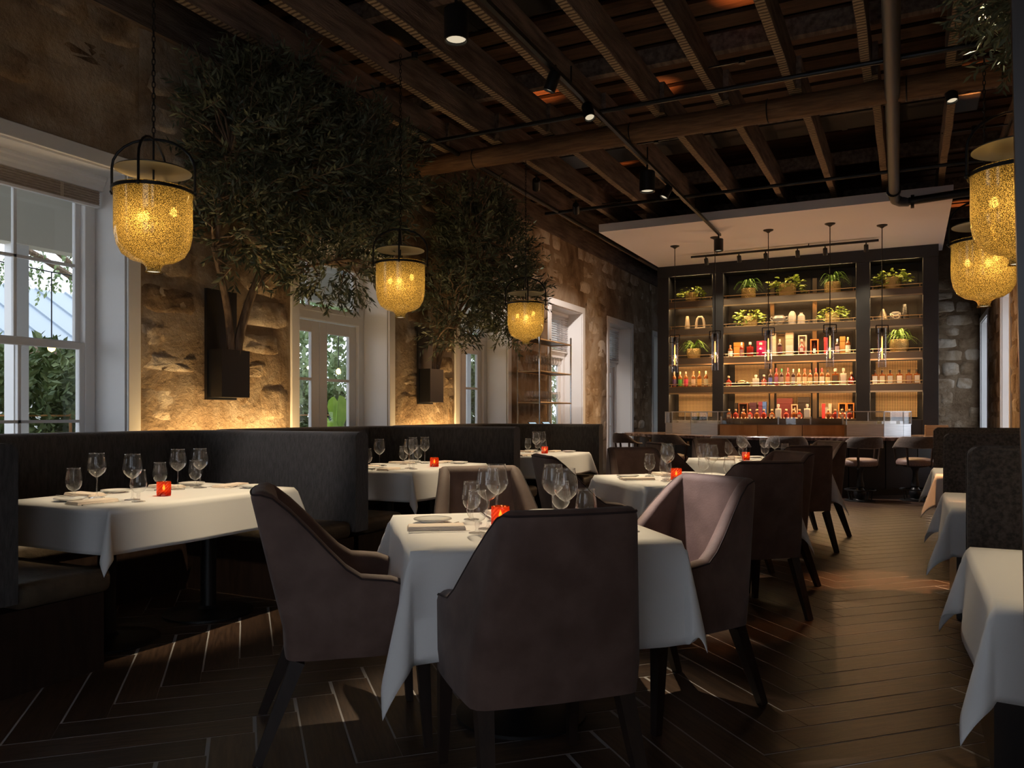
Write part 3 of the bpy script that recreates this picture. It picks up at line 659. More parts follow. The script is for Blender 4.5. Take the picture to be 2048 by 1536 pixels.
# ------------------------------------------------------------------ dining chairs
def sstep(t): t = max(0, min(1, t)); return t*t*(3-2*t)
def make_chair():
    w = empty('dining_chair')
    plan = [(-.285, .18), (-.288, .13), (-.289, .08), (-.289, .03), (-.288, -.01), (-.287, -.05), (-.285, -.09), (-.283, -.13), (-.281, -.17), (-.277, -.205), (-.262, -.228), (-.24, -.238), (-.20, -.243), (-.10, -.248), (0, -.25)]
    plan = plan+[(-x, y) for x, y in plan[-2::-1]]
    P = [Vector((x, y, 0)) for x, y in plan]; secs = []; topline = []
    th = .074
    def warp(x, y, z, bk):
        k = max(0, z-.42); y2 = y-k*.20*bk-k*.04; x2 = x*(1-.25*k*bk/.5)
        if z < .42: x2 = x*(1-.10*(.42-z)/.1*.5)
        return (x2, y2, z)
    for i, p in enumerate(P):
        d = (P[min(i+1, len(P)-1)]-P[max(i-1, 0)]).normalized(); n = Vector((d.y, -d.x, 0))
        if n.dot(Vector((0, .05, 0))-p) < 0: n = -n
        bk = sstep((.10-p.y)/.28); ht = .63+.30*sstep((.055-p.y)/.255)**1.1
        if p.y > .15: ht -= .026
        elif p.y > .1: ht -= .006
        zz = [.35+(ht-.03-.35)*j/6 for j in range(7)]; s = []
        for z in zz: s.append(warp(p.x, p.y, z, bk))
        for (o_, dz) in ((.06, -.012), (.28, -.001), (.5, .002), (.72, -.001), (.94, -.012)): q = p+n*th*o_; s.append(warp(q.x, q.y, ht+dz, bk))
        for z in zz[::-1]: q = p+n*th*(1+.15*math.sin((z-.35)/(ht-.35)*PI)); s.append(warp(q.x, q.y, max(z, .37), bk))
        secs.append(s); topline.append(warp(*(p+n*.004).to_tuple()[:2], ht-.012, bk))
    MB().sweep(secs).build('upholstered_shell', 'suede', w, ang=60)
    MB().tube(topline, .0035, 5).build('piping', 'piping', w)
    MB().box(-.235, .235, -.22, .265, .35, .41).build('seat_rail', 'suede', w, bevel=.012)
    MB().box(-.218, .218, -.19, .275, .40, .485).build('seat_cushion', 'suede', w, bevel=.03, seg=3, ang=60)
    for sx in (-1, 1):
        MB().bar((sx*.235, .235, .34), (sx*.24, .255, 0), .048, .048, .03, .03).build('leg', 'darkwood', w)
        MB().bar((sx*.225, -.20, .34), (sx*.245, -.335, 0), .05, .05, .032, .032).build('leg', 'darkwood', w)
    return w
chair0 = make_chair()
first_chair = [True]
def chair(x, y, face, label):
    o = chair0 if first_chair[0] else copy_tree(chair0)
    first_chair[0] = False
    o.location = (x, y, 0); o.rotation_euler = (0, 0, face-PI/2); tag(o, label, 'chair', 'brown suede dining chairs'); return o
CH = {'A': ('nearest centre table', .70), 'B': ('middle centre table', .72), 'C': ('centre table nearest the bar', .70)}
SIDE = {'near': -PI/2, 'left': PI, 'far': PI/2, 'right': 0}
LBL = {
 ('A', 'near'): 'brown suede armchair closest to the viewer, its back turned to us', ('A', 'left'): 'brown suede armchair in profile left of the nearest centre table',
 ('A', 'right'): 'brown suede armchair with lit mauve inner back, right of the nearest centre table', ('A', 'far'): 'brown suede armchair facing us across the nearest centre table',
 ('B', 'near'): 'dark suede chair with its back to us at the middle centre table', ('B', 'left'): 'brown suede armchair in profile left of the middle centre table',
 ('B', 'right'): 'dark suede armchair right of the middle centre table, behind another chair back', ('B', 'far'): 'brown suede chair facing us behind the middle centre table',
 ('C', 'near'): 'dark suede chair with its back to us at the centre table nearest the bar', ('C', 'left'): 'suede armchair left of the centre table nearest the bar',
 ('C', 'right'): 'suede armchair right of the centre table nearest the bar, beside the aisle', ('C', 'far'): 'suede chair facing us across the centre table nearest the bar'}
for t in 'ABC':
    x, y, rz, ax, ay, ph = TBL[t]
    for sd, a in SIDE.items():
        dist = {'A': {'near': .605, 'left': .665, 'far': .64, 'right': .60}}.get(t, {'near': .66, 'left': .70, 'far': .66, 'right': .545})[sd]
        lat = {('A', 'near'): -.10, ('B', 'near'): .06}.get((t, sd), 0)
        n = a+rz; px_, py_ = x+math.cos(n)*dist-math.sin(n)*lat, y+math.sin(n)*dist+math.cos(n)*lat
        tw = {('A', 'near'): .10, ('A', 'right'): .36, ('B', 'right'): .12, ('C', 'right'): .12, ('A', 'left'): .05}.get((t, sd), 0)
        chair(px_, py_, n+PI+tw, LBL[(t, sd)])

# ------------------------------------------------------------------ tableware
def protoglass(name, prof, n=20, mat='stemglass'): return MB().lathe(prof, n, cap=False).build(name, mat)
wine0 = protoglass('wine_glass', [(.0, .002), (.039, .002), (.038, .005), (.010, .010), (.0045, .018), (.004, .10), (.006, .112), (.022, .122), (.040, .140), (.048, .160), (.046, .185), (.041, .215), (.0375, .237), (.0384, .239), (.0375, .2405), (.0364, .239), (.037, .236)])
gob0 = protoglass('water_goblet', [(.0, .002), (.033, .002), (.032, .005), (.010, .010), (.006, .020), (.009, .034), (.008, .044), (.026, .054), (.037, .072), (.041, .092), (.039, .115), (.034, .145), (.0325, .161), (.0334, .163), (.0325, .1645), (.0315, .163), (.032, .160)])
plate0 = empty('bread_plate'); MB().lathe([(0, .002), (.045, .002), (.048, .0), (.052, .004), (.078, .013), (.080, .015), (.078, .0165), (.050, .0075), (.044, .0065), (0, .0065)], 36).build('dish', 'china', plate0)
MB().ring((0,0,.0163), .0775, .0011, 36, 4).build('rim_line', 'goldline', plate0)
nap0 = empty('folded_napkin')
for i_, (w_, l_, z_) in enumerate(((.105, .225, 0), (.101, .222, .005), (.097, .218, .010))): MB().box(-w_/2+.002*i_, w_/2, -l_/2, l_/2, z_, z_+.0055).build('fold_layer', 'napkin', nap0, bevel=.0022, seg=2, ang=60)
def kn():
    w = empty('table_knife')
    MB().sweep([[(-.006, -.115, .001), (.006, -.115, .001), (.006, -.115, .007), (-.006, -.115, .007)], [(-.0045, -.06, .001), (.0045, -.06, .001), (.0045, -.06, .007), (-.0045, -.06, .007)], [(-.004, .0, .001), (.004, .0, .001), (.004, .0, .005), (-.004, .0, .005)]]).build('handle', 'steel', w, bevel=.001, seg=1)
    MB().sweep([[(-.004, 0, .002), (.005, 0, .002), (.005, 0, .0035), (-.004, 0, .0035)], [(-.008, .04, .002), (.005, .04, .002), (.005, .04, .0035), (-.008, .04, .0035)], [(-.007, .095, .002), (.005, .095, .002), (.005, .095, .003), (-.007, .095, .003)], [(.002, .118, .002), (.005, .118, .002), (.005, .118, .003), (.002, .118, .003)]]).build('blade', 'steel', w, smooth=False)
    return w
def fk():
    w = empty('table_fork')
    MB().sweep([[(-.007, -.10, .001), (.007, -.10, .001), (.007, -.10, .004), (-.007, -.10, .004)], [(-.003, -.04, .004), (.003, -.04, .004), (.003, -.04, .008), (-.003, -.04, .008)], [(-.003, .02, .007), (.003, .02, .007), (.003, .02, .010), (-.003, .02, .010)], [(-.011, .045, .004), (.011, .045, .004), (.011, .045, .006), (-.011, .045, .006)]]).build('handle', 'steel', w, ang=50)
    for k in range(4): q = -.0098+k*.0065; MB().sweep([[(q-.0016, .044, .004), (q+.0016, .044, .004), (q+.0016, .044, .006), (q-.0016, .044, .006)], [(q-.0012, .075, .006), (q+.0012, .075, .006), (q+.0012, .075, .008), (q-.0012, .075, .008)], [(q-.0007, .097, .012), (q+.0007, .097, .012), (q+.0007, .097, .0135), (q-.0007, .097, .0135)]]).build('tine', 'steel', w, smooth=False)
    return w
knife0, fork0 = kn(), fk()
def candle():
    w = empty('votive_candle'); mb = MB(); n, rows = 24, 9
    for j in range(rows+1):
        for k in range(n): r = .0355+(.0022 if (j+k) % 2 else -.0008)*(1 if 0 < j < rows else 0); t = 2*PI*k/n; mb.v.append((r*math.cos(t), r*math.sin(t), .001+.078*j/rows))
    for j in range(rows):
        for k in range(n): mb.f.append((j*n+k, j*n+(k+1) % n, (j+1)*n+(k+1) % n, (j+1)*n+k))
    mb.f.append(tuple(range(n))[::-1]); mb.build('glass_holder', 'candleglass', w, smooth=False)
    MB().lathe([(.029, .004), (.029, .026), (.0, .027)], 16).build('wax', solid('cream_wax', (.8, .55, .3), .5), w)
    MB().lathe([(.0005, .030), (.006, .036), (.007, .044), (.004, .054), (.0004, .064)], 10).build('flame', 'flame', w)
    light('candle_glow', 'POINT', (0, 0, .072), .035, (1, .40, .10), w, size=.008)
    return w
cand0 = candle()
GR = {'wine_glass': 'wine glasses on the tables', 'water_goblet': 'water goblets on the tables', 'bread_plate': 'bread plates on the tables', 'folded_napkin': 'folded napkins on the tables', 'table_knife': 'table knives', 'table_fork': 'table forks', 'votive_candle': 'orange votive candles'}
USED = set()
def ware(proto, x, y, rz, label, cat, z=.7512):
    nm = proto.name.split('.')[0]
    if nm in USED: o = copy_tree(proto)
    else: o = proto; USED.add(nm); KID.setdefault(proto.name, [c for c in C.objects if c.parent == proto])
    o.location = (x, y, z); o.rotation_euler = (0, 0, rz); tag(o, label, cat, GR[nm])
def setting(t, a, lat, phrase, depth=None):
    x, y, rz, ax, ay, ph = TBL[t]; n = a+rz; ho = (ax if abs(math.cos(a)) > .5 else ay)/2
    rnd = random.Random(t+phrase)
    def P(side, inn):        # side: + is the diner's right
        s_ = side+lat; dx, dy = math.cos(n)*(ho-inn), math.sin(n)*(ho-inn); rx, ry = -math.sin(n), math.cos(n)
        return x+dx+rx*s_, y+dy+ry*s_
    ori = n+PI/2
    j = lambda s=.008: rnd.uniform(-s, s)
    at = ' at the %s of the %s' % (phrase, ph)
    q = P(.0+j(), .135); ware(nap0, *q, ori+rnd.uniform(-.12, .12), 'folded cream napkin'+at, 'napkin')
    q = P(.085+j(.004), .135); ware(knife0, *q, ori+rnd.uniform(-.06, .06), 'silver table knife'+at, 'knife')
    q = P(-.085+j(.004), .14); ware(fork0, *q, ori+rnd.uniform(-.06, .06), 'silver table fork'+at, 'fork')
    q = P(-.19, .14+j()); ware(plate0, *q, 0, 'small white bread plate'+at, 'plate')
    q = P(.07+j(.02), .32+j(.015)); ware(wine0, *q, 0, 'tall empty wine glass'+at, 'wine glass')
    q = P(.165+j(.01), .265+j(.01)); ware(gob0, *q, 0, 'short empty water goblet'+at, 'goblet')
for t in 'ABC':
    for sd, a in SIDE.items(): setting(t, a, {'near': .05}.get(sd, 0), sd+' side')
    x, y, rz, *_ = TBL[t]
for t in ('T1', 'T2', 'T3'):
    setting(t, -PI/2, .10, 'near end'); setting(t, PI, .27, 'near window seat'); setting(t, PI, -.27, 'far window seat'); setting(t, PI/2, -.02, 'far end')
for t in ('R3', 'R2', 'R1'):
    setting(t, -PI/2, -.02, 'near aisle seat'); setting(t, PI/2, .02, 'far aisle seat')
CPOS = {'A': (-1.47, 2.845), 'B': (-1.42, 5.36), 'C': (-1.42, 7.95), 'T1': (-3.66, 3.06), 'T2': (-3.62, 5.78), 'T3': (-3.72, 8.30), 'R3': (.85, 2.66), 'R2': (.8, 4.77), 'R1': (.8, 7.1)}
for k_, (x, y) in CPOS.items(): ware(cand0, x, y, 0, 'lit orange-red glass votive candle on the '+TBL[k_][5], 'candle')
# ------------------------------------------------------------------ big mercury-glass pendants
GOLD = (1, .66, .26)
def make_pendant(chain):
    w = empty('bell_pendant')        # origin at the rim centre
    R = .205
    MB().lathe([(R+.004, .012), (R+.006, .0), (R, -.02), (R, -.20), (R*.985, -.25), (R*.93, -.305), (R*.80, -.355), (R*.58, -.385), (R*.34, -.398), (.052, -.408), (.040, -.425), (.038, -.440), (.046, -.452)], 40, cap=False).build('glass_bell', 'mercury', w)
    MB().lathe([(.0, -.446), (.034, -.446), (.034, -.440)], 18, cap=False).build('finial_lens', 'lens', w)
    MB().lathe([(R+.006, -.012), (R+.013, -.012), (R+.013, .006), (R+.006, .006)], 40, cap=False).build('rim_band', 'black', w)
    mb = MB(); 
    for rot in (0, PI/2):
        pth = [(math.cos(rot)*(R+.02)*c_, math.sin(rot)*(R+.02)*c_, z) for c_, z in ([(-1, -.02), (-1, .13)]+[(-math.cos(t*PI/12), .13+.165*math.sin(t*PI/12)) for t in range(1, 12)]+[(1, .13), (1, -.02)])]
        mb.tube(pth, .0075, 8)
    mb.build('arched_handle', 'black', w)
    for a in range(4): t = a*PI/2; MB().lathe([(0, -.012), (.011, -.006), (.013, 0), (.011, .006), (0, .012)], 10, ((R+.02)*math.cos(t), (R+.02)*math.sin(t), -.005)).build('pivot_knob', 'black', w)
    MB().lathe([(.0, .122), (.10, .122), (R-.02, .120), (R-.004, .114), (R-.004, .118), (R-.02, .126), (.10, .128), (.0, .128)], 40).build('smoke_bell', M('dull_brass_disc', (.22, .20, .16), .38, .9) if 'dull_brass_disc' not in bpy.data.materials else bpy.data.materials['dull_brass_disc'], w)
    MB().tube([(0, 0, .30), (0, 0, -.37)], .006, 8).build('stem', 'black', w)
    for k in range(3):
        t = k*2*PI/3+.5; c_ = (.105*math.cos(t), .105*math.sin(t), -.10-.03*k)
        MB().tube([(0, 0, -.05), (c_[0]*.9, c_[1]*.9, -.05), (c_[0], c_[1], -.07)], .006, 6).build('lamp_arm', 'black', w)
        MB().lathe([(0, -.028), (.016, -.02), (.022, -.005), (.016, .015), (.008, .026)], 12, c_).build('bulb', 'bulb', w)
        light('bulb_light', 'POINT', (c_[0]*1.2, c_[1]*1.2, c_[2]-.045), 1.3, GOLD, w, size=.012)
    light('bulb_light', 'POINT', (0, .02, -.25), .5, GOLD, w, size=.02)
    mb = MB(); z = .298; i = 0
    while z < chain:
        L_ = .030; n = 8; pts = []
        for k in range(10):
            t = 2*PI*k/10; a, b = .0085*math.cos(t), .021*math.sin(t); pts.append((a, 0, z+L_/2+b) if i % 2 else (0, a, z+L_/2+b))
        mb.tube(pts, .0028, 4, closed=True); z += L_+.002; i += 1
    mb.build('chain', 'black', w)
    return w
pend0 = make_pendant(4.19-2.44)
PEND = [((-3.79, 3.10, 2.445), 'gold mercury-glass bell pendant nearest the sash window at left'), ((-3.83, 5.58, 2.46), 'gold mercury-glass bell pendant between the two olive trees'), ((-3.83, 8.03, 2.43), 'gold mercury-glass bell pendant above the brass shelf rack, smallest in view'),
        ((.475, 4.55, 2.375), 'gold mercury-glass bell pendant upper right, cut by the dark post'), ((.47, 6.45, 2.40), 'gold mercury-glass bell pendant lower right beside the stone end wall')]
for i, (p, lb) in enumerate(PEND):
    o = pend0 if i == 0 else copy_tree(pend0); o.location = p; o.rotation_euler = (0, 0, .55 if i < 3 else .2); tag(o, lb, 'pendant lamp', 'gold bell pendants')

# ------------------------------------------------------------------ ceiling services
def pipe(name, pts, r, mat, label, cat): o = MB().tube(pts, r, 10).build(name, mat); return tag(o, label, cat)
pipe('sprinkler_pipe', [(-5.15, 7.29, 4.13), (1.2, 7.29, 4.13)], .022, 'black', 'thin black sprinkler pipe crossing the ceiling just before the log beam', 'pipe')
pipe('sprinkler_pipe', [(-4.75, 10.62, 4.12), (1.2, 10.62, 4.12)], .022, 'black', 'thin black sprinkler pipe crossing the ceiling before the bar soffit', 'pipe')
pipe('sprinkler_pipe', [(-4.55, 5.2, 4.13), (-4.55, 11.2, 4.13), (-4.55, 14.4, 4.13)], .026, 'black', 'black pipe running under the joists alongside the left wall', 'pipe')
def ductpipe():
    w = empty('ceiling_pipe', (0, 0, 0)); tag(w, 'thick grey pipe running under the joists to an elbow by the soffit', 'pipe')
    MB().tube([(-.05, 2.5, 4.08), (-.11, 5.98, 4.04), (-.17, 11.3, 4.0)], .062, 16).build('main_run', 'grey_pipe', w)
    MB().tube([(-.17, 11.2, 4.0), (-.17, 11.30, 3.985), (-.155, 11.38, 3.96), (-.10, 11.42, 3.94), (.0, 11.44, 3.935)], .066, 14).build('elbow', 'grey_pipe', w)
    MB().tube([(0, 11.30, 3.90), (1.25, 11.1, 3.92)], .05, 14).build('branch_run', 'black', w)
    for p, q in (((-.172, 11.05, 4.0), (-.172, 11.10, 4.0)), ((.02, 11.33, 3.9), (.06, 11.33, 3.9))): MB().tube([p, q], .085, 16).build('coupling', 'black', w)
ductpipe()
for x_, y_, lb in ((-2.0, 6.0, 'wide black duct box above the joists before the log beam'), (-2.2, 10.2, 'wide black duct box above the joists past the log beam')):
    w = empty('air_duct', (x_, y_, CEIL+.47)); tag(w, lb, 'duct'); MB().box(-2.6, 2.9, -.28, .28, 0, .22).build('duct_body', 'black', w, bevel=.01, seg=1)
    for k in (-1.5, 0, 1.5): MB().box(k-.03, k+.03, -.29, .29, -.005, .225).build('flange', 'black', w, smooth=False)
def track(p, q, label):
    w = empty('lighting_track', p); tag(w, label, 'lighting track'); d = Vector(q)-Vector(p)
    MB().bar((0, 0, 0), d, .036, .034).build('rail', 'black', w, smooth=False)
    n = max(2, int(d.length/2.2)+1)
    for k in range(n): c_ = d*(k+.3)/n; MB().tube([c_, c_+Vector((0, 0, max(.02, (CEIL if d.y > d.x else 3.95)-p[2])))], .008, 6).build('hanger', 'black', w)
track((-2.55, 1.2, 4.02), (-2.55, 12.15, 3.90), 'long black lighting track running down the room to the bar soffit')
track((-3.36, 13.66, 3.90), (-.42, 13.62, 3.90), 'black lighting track on the soffit in front of the bar shelving')
def head(loc, target, energy, col, label, group, r=.05, ln=.15, spot=50, blend=.7, cat='spotlight', name='track_spotlight', rod=.06, soft=.04, upright=False):
    w = empty(name, loc); tag(w, label, cat, group); T = (Vector(target)-Vector(loc)).normalized(); q = T.to_track_quat('-Z', 'Y').to_euler()
    qa = q
    if upright: q = (0, 0, 0); T = Vector((0, 0, -1))
    MB().lathe([(r*.9, .0), (r, -.01), (r, -ln), (r*.86, -ln), (r*.84, -ln+.02), (0, -ln+.022)], 18).build('canister', 'black', w, rot=q)
    MB().lathe([(0, -ln+.016), (r*.8, -ln+.016)], 18, cap=False).build('lens', 'lens', w, rot=q)
    MB().tube([(0, 0, .0), (0, 0, rod)], .011, 6).build('yoke', 'black', w)
    if energy: light('beam', 'SPOT', T*(ln+.01), energy, col, w, target=None, size=soft, spot=spot, blend=blend, rot=qa)
    return w
WARM = (1, .80, .52)
head((-2.56, 8.45, 3.85), (-1.36, 8.05, .75), 430, WARM, 'large black cylinder spotlight under the long track past the log beam', 'cylinder spotlights', .085, .22, 34, rod=.10, upright=True)
head((-2.78, 4.72, 3.98), (-1.45, 3.05, .75), 620, WARM, 'large black cylinder spotlight at the top of the view', 'cylinder spotlights', .085, .22, 28, rod=.2, upright=True)
head((-2.55, 12.05, 3.82), (-.6, 11.0, 0), 520, (1, .9, .82), 'black cylinder spotlight at the far end of the long track', 'cylinder spotlights', .07, .18, 62, rod=.08, upright=True)
head((-2.55, 6.6, 3.93), (-1.45, 5.55, .75), 620, WARM, 'black track spotlight aimed at the middle centre table', 'small track spotlights', spot=27)
head((-2.55, 3.3, 3.97), (-3.8, 3.25, .75), 480, WARM, 'black track spotlight aimed at the nearest booth table', 'small track spotlights', spot=30)
head((-2.55, 5.9, 3.95), (-3.85, 5.85, .75), 460, WARM, 'black track spotlight aimed at the middle booth table', 'small track spotlights', spot=30)
head((-2.55, 9.3, 3.90), (-3.8, 8.3, .75), 460, WARM, 'black track spotlight aimed at the farthest booth table', 'small track spotlights', spot=30)
head((-2.55, 4.15, 3.95), (-.83, 3.36, .70), 1100, (1, .86, .84), 'black track spotlight aimed at the chair right of the front table', 'small track spotlights', spot=8.5)
head((-2.55, 2.3, 3.97), (-3.95, 4.33, .85), 200, (1, .9, .85), 'black track spotlight aimed at the nearest booth divider', 'small track spotlights', spot=18)
head((.32, 3.2, 4.05), (.75, 2.62, .75), 190, WARM, 'black joist spotlight above the nearest right-hand table', 'joist spotlights', spot=34)
head((.32, 5.6, 4.05), (.7, 4.8, .75), 260, WARM, 'black joist spotlight above the second right-hand table', 'joist spotlights', spot=34)
head((.32, 7.9, 4.05), (.7, 7.1, .75), 260, WARM, 'black joist spotlight above the farthest right-hand table', 'joist spotlights', spot=34)
head((.95, 4.9, 4.05), (-.3, 4.4, 0), 1100, (1, .45, .17), 'black joist spotlight by the right wall, lighting the near aisle floor', 'joist spotlights', spot=21)
head((.95, 7.2, 4.05), (-.1, 6.2, 0), 1000, (1, .45, .17), 'black joist spotlight by the right wall, lighting the far aisle floor', 'joist spotlights', spot=17)
head((-4.10, 10.2, 4.08), (-5.5, 14.0, 1.9), 420, (1, .88, .80), 'black joist spotlight added to brighten the stone wall beside the bar', 'added wall-wash spotlights', spot=34)  # lamp added to lift the far stone wall
head((-4.10, 8.9, 4.08), (-5.3, 11.5, 2.5), 150, (1, .88, .80), 'black joist spotlight added to brighten the stone wall above the shelf rack', 'added wall-wash spotlights', spot=42)  # second added lamp, brightens the wall over the rack
for i, x in enumerate((-3.1, -2.55, -2.12, -1.62, -1.2, -.6)):
    nm_ = ['first', 'second', 'third', 'fourth', 'fifth', 'sixth'][i]
    head((x, 13.64, 3.85), (x*.98-.05, 14.7, 2.2), 55, WARM, '%s small black spotlight from the left on the bar soffit track' % nm_, 'bar track spotlights', .035, .11, 70, rod=.04, soft=.03)
# warm up-lights tucked between the joists
UP = [(-4.42, 6.15, 'beside the left wall above the middle booth'), (-3.80, 5.75, 'above the middle booth table'), (-3.78, 8.35, 'above the farthest booth table, past the log beam'), (-2.55, 8.75, 'beside the long track, past the log beam'), (-3.75, 11.0, 'just left of the bar soffit corner'), (-1.30, 7.1, 'before the log beam near the thick grey pipe'), (.63, 9.9, 'past the log beam by the right wall'), (.80, 16.0, 'beyond the bar, right of the soffit')]
for i, (x, y, wh) in enumerate(UP):
    w = empty('joist_uplight', (x, y, 4.30)); tag(w, 'small orange ceiling uplight '+wh, 'uplight', 'uplights between the joists')
    MB().lathe([(.028, -.05), (.03, 0), (.024, 0), (.022, -.01), (0, -.012)], 12).build('cup', 'black', w); MB().bar((-.31, 0, -.03), (.31, 0, -.03), .02, .01).build('bracket', 'black', w)
    light('glow', 'SPOT', (0, 0, .01), 34, (1, .32, .08), w, size=.03, spot=62, blend=.9, rot=(PI, 0, 0))

# ------------------------------------------------------------------ wall planters with olive trees
def branchy(paths, name, mat, parent):
    mb = MB()
    for pts, r0, r1 in paths:
        n = len(pts); rs = [r0+(r1-r0)*i/(n-1) for i in range(n)]; mb.tube(pts, rs, 8)
    return mb.build(name, mat, parent)
def bez(p, q, r, s, n=9):
    p, q, r, s = map(Vector, (p, q, r, s)); out = []
    for i in range(n+1): t = i/n; out.append(p*(1-t)**3+q*3*t*(1-t)**2+r*3*t*t*(1-t)+s*t**3)
    return out
def olive_tree(base, blobs, limbs, n, seed, label, leaf=.062, per=12):
    w = empty('olive_tree', base); tag(w, label, 'tree', 'artificial olive trees'); rnd = random.Random(seed); B = Vector(base)
    loc = lambda p: Vector(p)-B
    paths = [([loc(p) for p in pts], a, b) for pts, a, b in limbs]; twigs = []
    ends = [p for pts, a, b in paths for p in pts[len(pts)//2:]]
    for (c, r, wt) in blobs:
        for _ in range(int(n*wt)):
            u = Vector((rnd.gauss(0, 1), rnd.gauss(0, 1), rnd.gauss(0, 1))).normalized(); rad = rnd.uniform(.25, 1)**.45
            p = loc(c)+Vector((u.x*r[0], u.y*r[1], u.z*r[2]))*rad
            if p.x+B.x < WL+.06 or p.z+B.z > 4.08: continue
            d = (u*.8+Vector((0, 0, rnd.uniform(-.2, .7)))+Vector((rnd.gauss(0, .4), rnd.gauss(0, .4), rnd.gauss(0, .3)))).normalized()
            twigs.append((p, d, rnd.uniform(.14, .30)))
    tb = MB()
    for i, (p, d, l) in enumerate(twigs):
        if i % 9 == 0:
            e = min(ends, key=lambda q: (q-p).length); m_ = (e+p)/2+Vector((rnd.uniform(-.06, .06), rnd.uniform(-.06, .06), .04)); paths.append(([e, m_, p, p+d*l*.7], .011, .003))
        elif i % 2 == 0: tb.tube([p, p+d*l], .0022, 3, caps=False)
    branchy(paths, 'trunk', 'bark', w); tb.build('twigs', 'bark', w)['kind'] = 'stuff'
    leaf_build(leaf_cloud(twigs, per, leaf, leaf*.27, seed+1), 'foliage', 'olive', w)
    return w
def planter(y0, y1, ytop, label):
    w = empty('wall_planter', (WL+.03, y0, 1.32)); tag(w, label, 'planter', 'black wall planters'); L_ = y1-y0
    MB().box(.012, .04, 0, L_, 0, .93).build('back_plate', 'blackp', w, smooth=False)
    o = MB(); o.box(.04, .19, .02, .035, .02, .42); o.box(.04, .19, L_-.015, L_, .02, .42); o.box(.175, .19, .035, L_-.015, .02, .42); o.box(.04, .175, .035, L_-.015, .02, .035); o.build('box', 'blackp', w, smooth=False)
    MB().box(.04, .175, .035, L_-.015, .34, .37).build('soil', solid('dark_soil', (.02, .014, .01), .95), w, smooth=False)
planter(4.80, 5.13, 2.25, 'matte black wall planter box holding the larger left olive tree')
planter(8.00, 8.32, 2.24, 'matte black wall planter box holding the second olive tree')
b1 = (-5.12, 4.96, 1.69)
olive_tree(b1, [((-4.72, 5.35, 3.30), (.55, .80, .62), .34), ((-4.65, 6.0, 3.48), (.55, .72, .5), .26), ((-4.75, 4.75, 3.45), (.45, .5, .5), .12), ((-4.6, 5.65, 2.62), (.5, .6, .36), .12), ((-4.75, 5.3, 3.85), (.4, .7, .32), .10), ((-4.8, 4.78, 2.75), (.35, .35, .4), .06), ((-4.6, 6.05, 3.0), (.35, .4, .3), .07)],
  [(bez(b1, (-5.12, 4.95, 2.0), (-5.08, 4.86, 2.2), (-5.0, 4.66, 2.55)), .034, .024), (bez((-5.08, 4.86, 2.22), (-4.98, 4.6, 2.6), (-4.92, 4.66, 2.9), (-4.85, 4.7, 3.3)), .024, .012), (bez((-5.12, 5.02, 1.69), (-5.1, 5.05, 2.05), (-5.0, 5.12, 2.3), (-4.9, 5.22, 2.7)), .040, .028),
   (bez((-5.03, 5.1, 2.25), (-4.9, 5.3, 2.5), (-4.8, 5.5, 2.7), (-4.7, 5.75, 3.0)), .032, .016), (bez((-4.9, 5.22, 2.7), (-4.8, 5.3, 2.9), (-4.75, 5.35, 3.2), (-4.7, 5.3, 3.6)), .028, .012), (bez((-4.95, 5.25, 2.45), (-4.85, 5.45, 2.5), (-4.8, 5.6, 2.52), (-4.7, 5.8, 2.6)), .018, .009), (bez((-4.7, 5.75, 3.0), (-4.65, 5.95, 3.15), (-4.6, 6.1, 3.3), (-4.6, 6.3, 3.4)), .016, .008)],
  2000, 21, 'large leafy olive tree rising from the nearer black wall planter', .075, 13)
b2 = (-5.12, 8.17, 1.69)
olive_tree(b2, [((-4.75, 8.75, 3.15), (.5, .75, .62), .45), ((-4.7, 9.2, 2.75), (.45, .6, .45), .22), ((-4.8, 8.6, 3.65), (.4, .6, .32), .18), ((-4.75, 8.1, 2.55), (.4, .4, .35), .08), ((-4.72, 7.9, 2.15), (.22, .25, .14), .03), ((-4.7, 9.4, 2.35), (.25, .3, .2), .04)],
  [(bez(b2, (-5.12, 8.15, 2.0), (-5.05, 8.2, 2.2), (-4.95, 8.3, 2.6)), .03, .02), (bez((-5.12, 8.22, 1.69), (-5.1, 8.28, 2.05), (-5.0, 8.5, 2.3), (-4.85, 8.75, 2.75)), .036, .02), (bez((-5.1, 8.2, 1.8), (-5.0, 8.3, 2.2), (-4.9, 8.55, 2.6), (-4.8, 8.7, 3.1)), .028, .013), (bez((-5.1, 8.13, 1.95), (-5.0, 8.05, 2.15), (-4.85, 7.98, 2.2), (-4.75, 7.9, 2.2)), .013, .007), (bez((-4.95, 8.3, 2.6), (-4.9, 8.35, 2.9), (-4.85, 8.5, 3.2), (-4.8, 8.6, 3.5)), .02, .01)],
  1300, 31, 'narrower olive tree rising from the farther black wall planter', .075, 13)
b3 = (1.12, 5.9, 1.9)
olive_tree(b3, [((.72, 5.5, 3.75), (.30, .8, .45), .7), ((.55, 4.9, 3.55), (.22, .5, .35), .3)], [(bez(b3, (1.1, 5.8, 2.6), (.95, 5.6, 3.0), (.8, 5.5, 3.6)), .03, .012), (bez((.95, 5.65, 3.0), (.8, 5.3, 3.3), (.7, 5.0, 3.4), (.6, 4.9, 3.6)), .016, .006)], 600, 41, 'shadowed olive tree at the upper right above the pendants', .066, 12)
